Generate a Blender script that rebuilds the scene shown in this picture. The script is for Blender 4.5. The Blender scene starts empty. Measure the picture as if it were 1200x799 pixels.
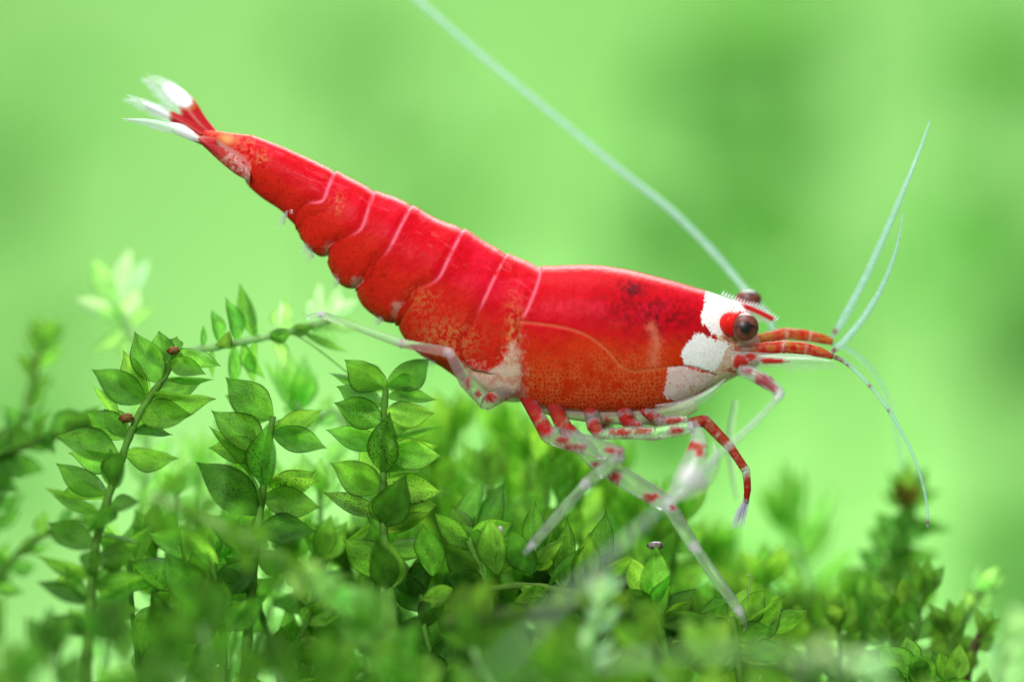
import bpy, math, random
import numpy as np
from mathutils import Vector, Matrix

# ------------------------------------------------------------------ scale
# one "unit" = 100 photo pixels in the plane of the shrimp; the shrimp is about 25 mm long
S = 0.0027
D = 55.0                       # camera distance in units (about 15 cm)
scene = bpy.context.scene
col = scene.collection
rng = np.random.default_rng(7)
random.seed(7)

# ------------------------------------------------------------------ camera
cam_d = bpy.data.cameras.new('camera')
cam = bpy.data.objects.new('camera', cam_d); col.objects.link(cam)
cam.location = (0, -D*S, 0)
cam.rotation_euler = (math.radians(90), 0, 0)
cam_d.sensor_width = 36.0
cam_d.lens = 36.0*D/12.0
cam_d.clip_start = 0.005; cam_d.clip_end = 10.0
cam_d.dof.use_dof = True
cam_d.dof.focus_distance = (D-0.30)*S
APERTURE = 0.082*D*S           # entrance pupil diameter in m
cam_d.dof.aperture_fstop = cam_d.lens*0.001/APERTURE
scene.camera = cam

# ------------------------------------------------------------------ world, lamps, exposure
w = bpy.data.worlds.new('World'); scene.world = w; w.use_nodes = True
bg = w.node_tree.nodes['Background']
bg.inputs[0].default_value = (0.80, 0.92, 0.80, 1); bg.inputs[1].default_value = 0.22

def area(name, loc, target, size, power, color=(1, 1, 1)):
    l = bpy.data.lights.new(name, 'AREA'); l.shape = 'DISK'; l.size = size*S; l.energy = power; l.color = color
    o = bpy.data.objects.new(name, l); col.objects.link(o)
    o.location = Vector(loc)*S
    o.rotation_euler = (Vector(target)-Vector(loc)).to_track_quat('-Z', 'Y').to_euler()
    return o
area('top_lamp', (-3, -6, 34), (0, 0, 0), 22, 0.075, (1.0, 0.98, 0.95))
area('front_lamp', (-16, -48, 26), (0, 0, 0), 26, 0.22, (1.0, 0.99, 0.97))
area('rear_lamp', (4, 24, 22), (0, 0, -3), 18, 0.086, (1.0, 1.0, 0.96))
area('backdrop_lamp', (0, 16, 26), (0, 46, -3), 24, 0.032, (1.0, 1.0, 0.95))
area('added_backdrop_fill', (3, 33, -15), (2, 46, -3), 8, 0.044, (1.0, 1.0, 0.95))  # unseen fill lamp, added below the frame to brighten the lower backdrop

scene.render.engine = 'CYCLES'
scene.cycles.use_denoising = True
scene.cycles.max_bounces = 12
scene.cycles.transparent_max_bounces = 24
scene.cycles.transmission_bounces = 10
scene.cycles.caustics_reflective = False
scene.cycles.caustics_refractive = False
vs = scene.view_settings
vs.view_transform = 'Standard'; vs.look = 'None'; vs.exposure = 0.0; vs.gamma = 1.0; vs.use_curve_mapping = False

# ------------------------------------------------------------------ helpers
def P(px, py, y=0.0):
    k = (D+y)/D/100.0
    return np.array([(px-600.0)*k, y, (399.5-py)*k])

def mk(name, verts, faces, mat, parent=None, colr=None, smooth=True, uv=None, origin=None):
    """link ONE mesh object; verts are in units"""
    v = np.asarray(verts, dtype=np.float64).copy()
    if origin is not None: v = v-np.asarray(origin)
    v *= S
    me = bpy.data.meshes.new(name)
    f = faces
    if isinstance(f, np.ndarray):
        n, k = f.shape
        me.vertices.add(len(v)); me.vertices.foreach_set('co', v.astype(np.float32).ravel())
        me.loops.add(n*k); me.loops.foreach_set('vertex_index', f.astype(np.int32).ravel())
        me.polygons.add(n)
        me.polygons.foreach_set('loop_start', np.arange(0, n*k, k, dtype=np.int32))
        me.update(calc_edges=True); me.validate()
    else:
        me.from_pydata(v.tolist(), [], [list(q) for q in f]); me.update()
    if smooth: me.polygons.foreach_set('use_smooth', [True]*len(me.polygons))
    if colr is not None:
        c = np.asarray(colr, dtype=np.float32)
        a = me.color_attributes.new('pigment', 'FLOAT_COLOR', 'POINT')
        a.data.foreach_set('color', c.ravel())
    if uv is not None:
        ul = me.uv_layers.new(name='UVMap')
        li = np.zeros(len(me.loops), dtype=np.int32); me.loops.foreach_get('vertex_index', li)
        ul.data.foreach_set('uv', np.asarray(uv, dtype=np.float32)[li].ravel())
    me.materials.append(mat)
    o = bpy.data.objects.new(name, me); col.objects.link(o)
    if parent is not None: o.parent = parent
    return o

def grid_faces(n, m, wrap_m=False, off=0):
    i = np.arange(n-1)[:, None]; mm = m if wrap_m else m-1
    j = np.arange(mm)[None, :]
    j2 = (j+1) % m
    a = i*m+j; b = i*m+j2; c = (i+1)*m+j2; d = (i+1)*m+j
    return np.stack([a, b, c, d], -1).reshape(-1, 4)+off

def empty(name, loc, label, cat, group=None):
    o = bpy.data.objects.new(name, None); col.objects.link(o)
    o.empty_display_size = 0.2*S
    o.location = Vector([float(q) for q in loc])*S
    o['label'] = label; o['category'] = cat
    if group: o['group'] = group
    return o

def catmull(pts, n, t=None):
    """smooth curve through pts (k,d); n samples, or samples at station numbers t"""
    p = np.asarray(pts, float); k = len(p)
    ext = np.vstack([2*p[0]-p[1], p, 2*p[-1]-p[-2]])
    if t is None:
        seg = np.linalg.norm(np.diff(p[:, :min(3, p.shape[1])], axis=0), axis=1); cum = np.r_[0, np.cumsum(seg)]
        t = np.interp(np.linspace(0, cum[-1], n), cum, np.arange(k))
    i = np.clip(np.floor(t).astype(int), 0, k-2); u = (t-i)[:, None]
    p0, p1, p2, p3 = ext[i], ext[i+1], ext[i+2], ext[i+3]
    return 0.5*(2*p1+(p2-p0)*u+(2*p0-5*p1+4*p2-p3)*u*u+(3*p1-p0-3*p2+p3)*u**3)

def tube_data(path, rad, nseg=10, caps=True, flat=1.0):
    """path (n,3), rad (n,) in units -> verts, faces, ring index of each vertex, angle"""
    path = np.asarray(path, float); n = len(path); rad = np.broadcast_to(rad, (n,))
    tan = np.gradient(path, axis=0); tan /= np.linalg.norm(tan, axis=1)[:, None]+1e-12
    ref = np.array([0.0, 1.0, 0.0]) if abs(tan[0][1]) < 0.9 else np.array([1.0, 0, 0])
    a = np.zeros_like(path)
    prev = ref
    for i in range(n):
        q = prev-tan[i]*np.dot(prev, tan[i]); q /= np.linalg.norm(q)+1e-12
        a[i] = q; prev = q
    b = np.cross(tan, a)
    th = np.linspace(0, 2*np.pi, nseg, endpoint=False)
    v = path[:, None, :]+rad[:, None, None]*(flat*np.cos(th)[None, :, None]*a[:, None, :]+np.sin(th)[None, :, None]*b[:, None, :])
    v = v.reshape(-1, 3)
    f = [tuple(q) for q in grid_faces(n, nseg, True)]
    if caps:
        f.append(tuple(range(nseg))[::-1]); f.append(tuple((n-1)*nseg+np.arange(nseg)))
    ring = np.repeat(np.arange(n), nseg); ang = np.tile(th, n)
    return v, f, ring, ang

# value noise in numpy
def _h(ix, iy, seed):
    n = (ix.astype(np.int64)*374761393+iy.astype(np.int64)*668265263+seed*1442695041) & 0x7fffffff
    n = (n ^ (n >> 13))*1274126177 & 0x7fffffff
    return ((n ^ (n >> 16)) & 0xffff)/65535.0
def noise2(x, y, seed=0):
    ix, iy = np.floor(x), np.floor(y); fx, fy = x-ix, y-iy
    fx = fx*fx*(3-2*fx); fy = fy*fy*(3-2*fy)
    a = _h(ix, iy, seed); b = _h(ix+1, iy, seed); c = _h(ix, iy+1, seed); d = _h(ix+1, iy+1, seed)
    return (a*(1-fx)+b*fx)*(1-fy)+(c*(1-fx)+d*fx)*fy
def fbm(x, y, seed=0, oct=4):
    s, amp, tot = 0, 1.0, 0
    for o in range(oct):
        s = s+amp*noise2(x*2**o, y*2**o, seed+o*17); tot += amp; amp *= 0.55
    return s/tot
def cells(x, y, seed=0):
    """F1, F2 of jittered cells"""
    ix, iy = np.floor(x), np.floor(y); f1 = np.full(x.shape, 9.0); f2 = f1.copy()
    for dx in (-1, 0, 1):
        for dy in (-1, 0, 1):
            cx, cy = ix+dx, iy+dy
            d = np.hypot(cx+0.1+0.8*_h(cx, cy, seed)-x, cy+0.1+0.8*_h(cx, cy, seed+5)-y)
            m = d < f1
            f2 = np.where(m, f1, np.minimum(f2, d)); f1 = np.where(m, d, f1)
    return f1, f2
def inside(x, y, poly):
    r = np.zeros(x.shape, bool); n = len(poly)
    for i in range(n):
        x1, y1 = poly[i]; x2, y2 = poly[(i+1) % n]
        if y1 == y2: continue
        c = ((y1 > y) != (y2 > y)) & (x < (x2-x1)*(y-y1)/(y2-y1)+x1)
        r ^= c
    return r
def dist_line(x, y, pl):
    """distance to a polyline, side (left/right sign) and position 0..1 along it"""
    best = np.full(x.shape, 1e9); side = np.zeros(x.shape); pos = np.zeros(x.shape)
    n = len(pl)-1
    for i in range(n):
        ax, ay = pl[i]; bx, by = pl[i+1]
        dx, dy = bx-ax, by-ay; L2 = dx*dx+dy*dy
        t = np.clip(((x-ax)*dx+(y-ay)*dy)/L2, 0, 1)
        d = np.hypot(x-ax-t*dx, y-ay-t*dy)
        m = d < best
        best = np.where(m, d, best); side = np.where(m, np.sign(dx*(y-ay)-dy*(x-ax)), side); pos = np.where(m, (i+t)/n, pos)
    return best, side, pos
def mixc(c, target, fac):
    f = np.clip(fac, 0, 1)[:, None]
    return c*(1-f)+np.asarray(target)[None, :]*f
def sstep(a, b, x):
    t = np.clip((x-a)/(b-a), 0, 1); return t*t*(3-2*t)

# ------------------------------------------------------------------ materials
def new_mat(name):
    m = bpy.data.materials.new(name); m.use_nodes = True
    nt = m.node_tree; nt.nodes.clear()
    return m, nt, nt.nodes, nt.links
def N(nt, kind, **kw):
    n = nt.nodes.new(kind)
    for k, v in kw.items():
        if k in n.inputs: n.inputs[k].default_value = v
        else: setattr(n, k, v)
    return n
def obj_noise(nt, scale_units, detail=4, rough=0.55):
    tc = N(nt, 'ShaderNodeTexCoord'); nz = N(nt, 'ShaderNodeTexNoise')
    nz.inputs['Scale'].default_value = scale_units/S; nz.inputs['Detail'].default_value = detail; nz.inputs['Roughness'].default_value = rough
    nt.links.new(tc.outputs['Object'], nz.inputs['Vector'])
    return nz

def shell_material():
    m, nt, ns, L = new_mat('pigmented_shell')
    at = N(nt, 'ShaderNodeAttribute', attribute_name='pigment')
    p = N(nt, 'ShaderNodeBsdfPrincipled')
    p.inputs['Roughness'].default_value = 0.36
    p.inputs['IOR'].default_value = 1.13
    p.inputs['Subsurface Weight'].default_value = 0.22
    p.inputs['Subsurface Radius'].default_value = (1.0, 0.35, 0.25)
    p.inputs['Subsurface Scale'].default_value = 0.10*S
    L.new(at.outputs['Color'], p.inputs['Base Color'])
    nz = obj_noise(nt, 14, 5); bp = N(nt, 'ShaderNodeBump'); bp.inputs['Strength'].default_value = 0.16; bp.inputs['Distance'].default_value = 0.02*S
    L.new(nz.outputs['Fac'], bp.inputs['Height']); L.new(bp.outputs['Normal'], p.inputs['Normal'])
    tr = N(nt, 'ShaderNodeBsdfTransparent'); tr.inputs[0].default_value = (0.96, 1.0, 0.96, 1)
    mx = N(nt, 'ShaderNodeMixShader')
    L.new(at.outputs['Alpha'], mx.inputs[0]); L.new(tr.outputs[0], mx.inputs[1]); L.new(p.outputs[0], mx.inputs[2])
    out = N(nt, 'ShaderNodeOutputMaterial'); L.new(mx.outputs[0], out.inputs[0])
    return m
def tissue_material(name, glass, ior=1.12, milky=(0.86, 0.88, 0.95), milk=0.3):
    """clear cuticle: attribute alpha = how much pigment covers it"""
    m, nt, ns, L = new_mat(name)
    at = N(nt, 'ShaderNodeAttribute', attribute_name='pigment')
    pig = N(nt, 'ShaderNodeBsdfPrincipled'); pig.inputs['Roughness'].default_value = 0.35; pig.inputs['IOR'].default_value = 1.17
    L.new(at.outputs['Color'], pig.inputs['Base Color'])
    tl = N(nt, 'ShaderNodeBsdfTranslucent'); L.new(at.outputs['Color'], tl.inputs[0])
    pm = N(nt, 'ShaderNodeMixShader'); pm.inputs[0].default_value = 0.35; L.new(pig.outputs[0], pm.inputs[1]); L.new(tl.outputs[0], pm.inputs[2])
    # milky film
    md = N(nt, 'ShaderNodeBsdfDiffuse'); md.inputs[0].default_value = (*milky, 1)
    mt = N(nt, 'ShaderNodeBsdfTranslucent'); mt.inputs[0].default_value = (*milky, 1)
    mm = N(nt, 'ShaderNodeMixShader'); mm.inputs[0].default_value = 0.5; L.new(md.outputs[0], mm.inputs[1]); L.new(mt.outputs[0], mm.inputs[2])
    if glass:
        g = N(nt, 'ShaderNodeBsdfPrincipled'); g.inputs['Transmission Weight'].default_value = 1.0; g.inputs['IOR'].default_value = ior
        g.inputs['Roughness'].default_value = 0.12; g.inputs['Base Color'].default_value = (0.97, 0.98, 1.0, 1)
        tp_ = N(nt, 'ShaderNodeBsdfTransparent'); gm = N(nt, 'ShaderNodeMixShader'); gm.inputs[0].default_value = 0.55; L.new(tp_.outputs[0], gm.inputs[1]); L.new(g.outputs[0], gm.inputs[2])
        clear = gm.outputs[0]
    else:
        t = N(nt, 'ShaderNodeBsdfTransparent'); gl = N(nt, 'ShaderNodeBsdfGlossy'); gl.inputs['Roughness'].default_value = 0.2
        a = N(nt, 'ShaderNodeMixShader'); a.inputs[0].default_value = 0.05; L.new(t.outputs[0], a.inputs[1]); L.new(gl.outputs[0], a.inputs[2]); clear = a.outputs[0]
    nz = obj_noise(nt, 9, 4); mr = N(nt, 'ShaderNodeMapRange'); mr.inputs[1].default_value = 0.3; mr.inputs[2].default_value = 0.75
    mr.inputs[3].default_value = milk*0.55; mr.inputs[4].default_value = milk*1.45
    L.new(nz.outputs['Fac'], mr.inputs[0])
    c2 = N(nt, 'ShaderNodeMixShader'); L.new(mr.outputs[0], c2.inputs[0]); L.new(clear, c2.inputs[1]); L.new(mm.outputs[0], c2.inputs[2])
    mx = N(nt, 'ShaderNodeMixShader'); L.new(at.outputs['Alpha'], mx.inputs[0]); L.new(c2.outputs[0], mx.inputs[1]); L.new(pm.outputs[0], mx.inputs[2])
    out = N(nt, 'ShaderNodeOutputMaterial'); L.new(mx.outputs[0], out.inputs[0])
    return m
M_SHELL = shell_material()
M_GLASS = tissue_material('clear_limb_cuticle', True, 1.22, (0.94, 0.94, 1.0), 0.085)
M_FILM = tissue_material('clear_fin_membrane', False, milky=(0.86, 0.93, 0.98), milk=0.13)
M_FEELER = tissue_material('feeler_cuticle', False, milky=(0.50, 0.84, 0.76), milk=0.32)
M_FEELER_CLEAR = tissue_material('long_feeler_cuticle', False, milky=(0.72, 0.88, 0.86), milk=0.20)

def eye_material():
    m, nt, ns, L = new_mat('eye_surface')
    at = N(nt, 'ShaderNodeAttribute', attribute_name='pigment')
    p = N(nt, 'ShaderNodeBsdfPrincipled'); p.inputs['Roughness'].default_value = 0.45; p.inputs['Coat Weight'].default_value = 0.25; p.inputs['Coat Roughness'].default_value = 0.12; p.inputs['Coat IOR'].default_value = 1.3
    L.new(at.outputs['Color'], p.inputs['Base Color'])
    out = N(nt, 'ShaderNodeOutputMaterial'); L.new(p.outputs[0], out.inputs[0])
    return m
M_EYE = eye_material()

def leaf_material(name, clear=0.0, transl=0.55):
    """thin one-cell leaf; object colour = tint, object alpha = amount of dark specks; u = across, v = along the leaf"""
    m, nt, ns, L = new_mat(name)
    oi = N(nt, 'ShaderNodeObjectInfo'); uv = N(nt, 'ShaderNodeUVMap'); uv.uv_map = 'UVMap'
    sep = N(nt, 'ShaderNodeSeparateXYZ'); L.new(uv.outputs[0], sep.inputs[0])
    # noise coordinates: uv + random offset
    add = N(nt, 'ShaderNodeVectorMath', operation='MULTIPLY_ADD')
    cmb = N(nt, 'ShaderNodeCombineXYZ'); cmb.inputs[0].default_value = 31; cmb.inputs[1].default_value = 57; cmb.inputs[2].default_value = 13
    rv = N(nt, 'ShaderNodeCombineXYZ'); L.new(oi.outputs['Random'], rv.inputs[0]); L.new(oi.outputs['Random'], rv.inputs[1]); L.new(oi.outputs['Random'], rv.inputs[2])
    L.new(rv.outputs[0], add.inputs[0]); L.new(cmb.outputs[0], add.inputs[1]); L.new(uv.outputs[0], add.inputs[2])
    nz = N(nt, 'ShaderNodeTexNoise'); nz.inputs['Scale'].default_value = 3.2; nz.inputs['Detail'].default_value = 5; L.new(add.outputs[0], nz.inputs['Vector'])
    cell = N(nt, 'ShaderNodeTexVoronoi', voronoi_dimensions='2D'); cell.inputs['Scale'].default_value = 26; L.new(add.outputs[0], cell.inputs['Vector'])
    # base tint variation
    mrv = N(nt, 'ShaderNodeMapRange'); mrv.inputs[1].default_value = 0.25; mrv.inputs[2].default_value = 0.75; mrv.inputs[3].default_value = 0.50; mrv.inputs[4].default_value = 1.42; L.new(nz.outputs['Fac'], mrv.inputs[0])
    mrc = N(nt, 'ShaderNodeMapRange'); mrc.inputs[1].default_value = 0.0; mrc.inputs[2].default_value = 0.7; mrc.inputs[3].default_value = 1.14; mrc.inputs[4].default_value = 0.80; L.new(cell.outputs['Distance'], mrc.inputs[0])
    mul = N(nt, 'ShaderNodeMath', operation='MULTIPLY'); L.new(mrv.outputs[0], mul.inputs[0]); L.new(mrc.outputs[0], mul.inputs[1])
    tint = N(nt, 'ShaderNodeVectorMath', operation='SCALE'); L.new(oi.outputs['Color'], tint.inputs[0]); L.new(mul.outputs[0], tint.inputs['Scale'])
    # border cells and tip: darker brownish green
    ed = N(nt, 'ShaderNodeMath', operation='SUBTRACT'); L.new(sep.outputs[0], ed.inputs[0]); ed.inputs[1].default_value = 0.5
    ab = N(nt, 'ShaderNodeMath', operation='ABSOLUTE'); L.new(ed.outputs[0], ab.inputs[0])
    er = N(nt, 'ShaderNodeMapRange'); er.inputs[1].default_value = 0.42; er.inputs[2].default_value = 0.5; er.inputs[4].default_value = 0.95; L.new(ab.outputs[0], er.inputs[0])
    tp = N(nt, 'ShaderNodeMapRange'); tp.inputs[1].default_value = 0.86; tp.inputs[2].default_value = 1.0; tp.inputs[4].default_value = 0.7; L.new(sep.outputs[1], tp.inputs[0])
    em = N(nt, 'ShaderNodeMath', operation='MAXIMUM'); L.new(er.outputs[0], em.inputs[0]); L.new(tp.outputs[0], em.inputs[1])
    dk = N(nt, 'ShaderNodeMix', data_type='RGBA', blend_type='MULTIPLY'); dk.inputs[7].default_value = (0.25, 0.22, 0.16, 1)
    L.new(em.outputs[0], dk.inputs[0]); L.new(tint.outputs[0], dk.inputs[6])
    # specks
    sp = N(nt, 'ShaderNodeTexVoronoi', voronoi_dimensions='2D'); sp.inputs['Scale'].default_value = 15; sp.inputs['Randomness'].default_value = 1.0
    ms = N(nt, 'ShaderNodeVectorMath', operation='MULTIPLY'); ms.inputs[1].default_value = (0.55, 1.0, 1.0); L.new(add.outputs[0], ms.inputs[0]); L.new(ms.outputs[0], sp.inputs['Vector'])
    n2 = N(nt, 'ShaderNodeTexNoise'); n2.inputs['Scale'].default_value = 2.6; n2.inputs['Detail'].default_value = 3; L.new(add.outputs[0], n2.inputs['Vector'])
    th = N(nt, 'ShaderNodeMath', operation='MULTIPLY'); L.new(oi.outputs['Alpha'], th.inputs[0]); L.new(n2.outputs['Fac'], th.inputs[1])
    t2 = N(nt, 'ShaderNodeMath', operation='SUBTRACT'); L.new(th.outputs[0], t2.inputs[0]); t2.inputs[1].default_value = 0.055
    cmp_ = N(nt, 'ShaderNodeMath', operation='LESS_THAN'); L.new(sp.outputs['Distance'], cmp_.inputs[0]); L.new(t2.outputs[0], cmp_.inputs[1])
    sk = N(nt, 'ShaderNodeMix', data_type='RGBA'); sk.inputs[7].default_value = (0.025, 0.018, 0.005, 1)
    L.new(cmp_.outputs[0], sk.inputs[0]); L.new(dk.outputs[2], sk.inputs[6])
    p = N(nt, 'ShaderNodeBsdfPrincipled'); p.inputs['Roughness'].default_value = 0.32; p.inputs['IOR'].default_value = 1.25
    L.new(sk.outputs[2], p.inputs['Base Color'])
    bp = N(nt, 'ShaderNodeBump'); bp.inputs['Strength'].default_value = 0.5; bp.inputs['Distance'].default_value = 0.015*S; L.new(cell.outputs['Distance'], bp.inputs['Height']); L.new(bp.outputs[0], p.inputs['Normal'])
    tc = N(nt, 'ShaderNodeMix', data_type='RGBA', blend_type='MULTIPLY'); tc.inputs[0].default_value = 1; tc.inputs[7].default_value = (2.2, 2.3, 1.4, 1); L.new(sk.outputs[2], tc.inputs[6])
    tl = N(nt, 'ShaderNodeBsdfTranslucent'); L.new(tc.outputs[2], tl.inputs[0])
    mx = N(nt, 'ShaderNodeMixShader'); mx.inputs[0].default_value = transl; L.new(p.outputs[0], mx.inputs[1]); L.new(tl.outputs[0], mx.inputs[2])
    res = mx.outputs[0]
    if clear > 0:
        t = N(nt, 'ShaderNodeBsdfTransparent'); t.inputs[0].default_value = (0.93, 1, 0.9, 1); m2 = N(nt, 'ShaderNodeMixShader'); m2.inputs[0].default_value = clear; L.new(res, m2.inputs[1]); L.new(t.outputs[0], m2.inputs[2]); res = m2.outputs[0]
    out = N(nt, 'ShaderNodeOutputMaterial'); L.new(res, out.inputs[0])
    return m
M_LEAF = leaf_material('moss_leaf', 0.08, 0.55)
M_LEAF_PALE = leaf_material('young_moss_leaf', 0.42, 0.6)

def stem_material():
    m, nt, ns, L = new_mat('moss_stem')
    oi = N(nt, 'ShaderNodeObjectInfo'); nz = obj_noise(nt, 6, 4)
    mr = N(nt, 'ShaderNodeMapRange'); mr.inputs[1].default_value = 0.3; mr.inputs[2].default_value = 0.7; mr.inputs[3].default_value = 0.6; mr.inputs[4].default_value = 1.3; L.new(nz.outputs['Fac'], mr.inputs[0])
    sc = N(nt, 'ShaderNodeVectorMath', operation='SCALE'); L.new(oi.outputs['Color'], sc.inputs[0]); L.new(mr.outputs[0], sc.inputs['Scale'])
    p = N(nt, 'ShaderNodeBsdfPrincipled'); p.inputs['Roughness'].default_value = 0.5; p.inputs['IOR'].default_value = 1.15
    L.new(sc.outputs[0], p.inputs['Base Color'])
    tl = N(nt, 'ShaderNodeBsdfTranslucent'); L.new(sc.outputs[0], tl.inputs[0])
    mx = N(nt, 'ShaderNodeMixShader'); mx.inputs[0].default_value = 0.35; L.new(p.outputs[0], mx.inputs[1]); L.new(tl.outputs[0], mx.inputs[2])
    out = N(nt, 'ShaderNodeOutputMaterial'); L.new(mx.outputs[0], out.inputs[0])
    return m
M_STEM = stem_material()

def plain_material(name, c1, c2, scale_units, rough=0.8):
    m, nt, ns, L = new_mat(name)
    nz = obj_noise(nt, scale_units, 5)
    mx = N(nt, 'ShaderNodeMix', data_type='RGBA'); mx.inputs[6].default_value = (*c1, 1); mx.inputs[7].default_value = (*c2, 1)
    mr = N(nt, 'ShaderNodeMapRange'); mr.inputs[1].default_value = 0.35; mr.inputs[2].default_value = 0.65; L.new(nz.outputs['Fac'], mr.inputs[0]); L.new(mr.outputs[0], mx.inputs[0])
    p = N(nt, 'ShaderNodeBsdfPrincipled'); p.inputs['Roughness'].default_value = rough; L.new(mx.outputs[2], p.inputs['Base Color'])
    out = N(nt, 'ShaderNodeOutputMaterial'); L.new(p.outputs[0], out.inputs[0])
    return m

# ------------------------------------------------------------------ setting: backdrop and bed
def build_setting():
    n, m = 40, 40
    xs = np.linspace(-32, 32, n); zs = np.linspace(-20, 20, m)
    X, Z = np.meshgrid(xs, zs, indexing='ij')
    Y = 46+1.2*(fbm(X*0.12+9, Z*0.12+4, 3)-0.5)
    o = mk('background', np.stack([X, Y, Z], -1).reshape(-1, 3), grid_faces(n, m)[:, ::-1].copy(), plain_material('green_backdrop', (0.235, 0.57, 0.135), (0.29, 0.63, 0.18), 0.09, 0.9))
    o['kind'] = 'structure'
    xs = np.linspace(-30, 30, 90); ys = np.linspace(-14, 26, 90)
    X, Y = np.meshgrid(xs, ys, indexing='ij')
    Z = -6.3-0.10*np.clip(Y, 0, None)-0.0*X+0.6*(fbm(X*0.4, Y*0.4, 12)-0.5)
    Z = Z-0.05*np.clip(-Y-4, 0, None)
    o = mk('ground', np.stack([X, Y, Z], -1).reshape(-1, 3), grid_faces(90, 90), plain_material('mossy_bed', (0.03, 0.09, 0.015), (0.10, 0.24, 0.05), 1.2))
    o['kind'] = 'structure'
build_setting()
BED_Z = -6.4

# ------------------------------------------------------------------ shrimp
RED = np.array([0.58, 0.004, 0.012]); ORANGE = np.array([0.57, 0.036, 0.004])
PALE = np.array([0.84, 0.58, 0.48]); WHITE = np.array([0.90, 0.90, 0.93])
shrimp = empty('shrimp', P(745, 690, 0), 'red shrimp with white cheek patches and white tipped tail fan standing on moss', 'shrimp')
SO = np.array(P(745, 690, 0))
def part(name, v, f, mat, c, parent=None, **kw):
    return mk(name, v, f, mat, parent or shrimp, c, origin=SO, **kw)

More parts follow.
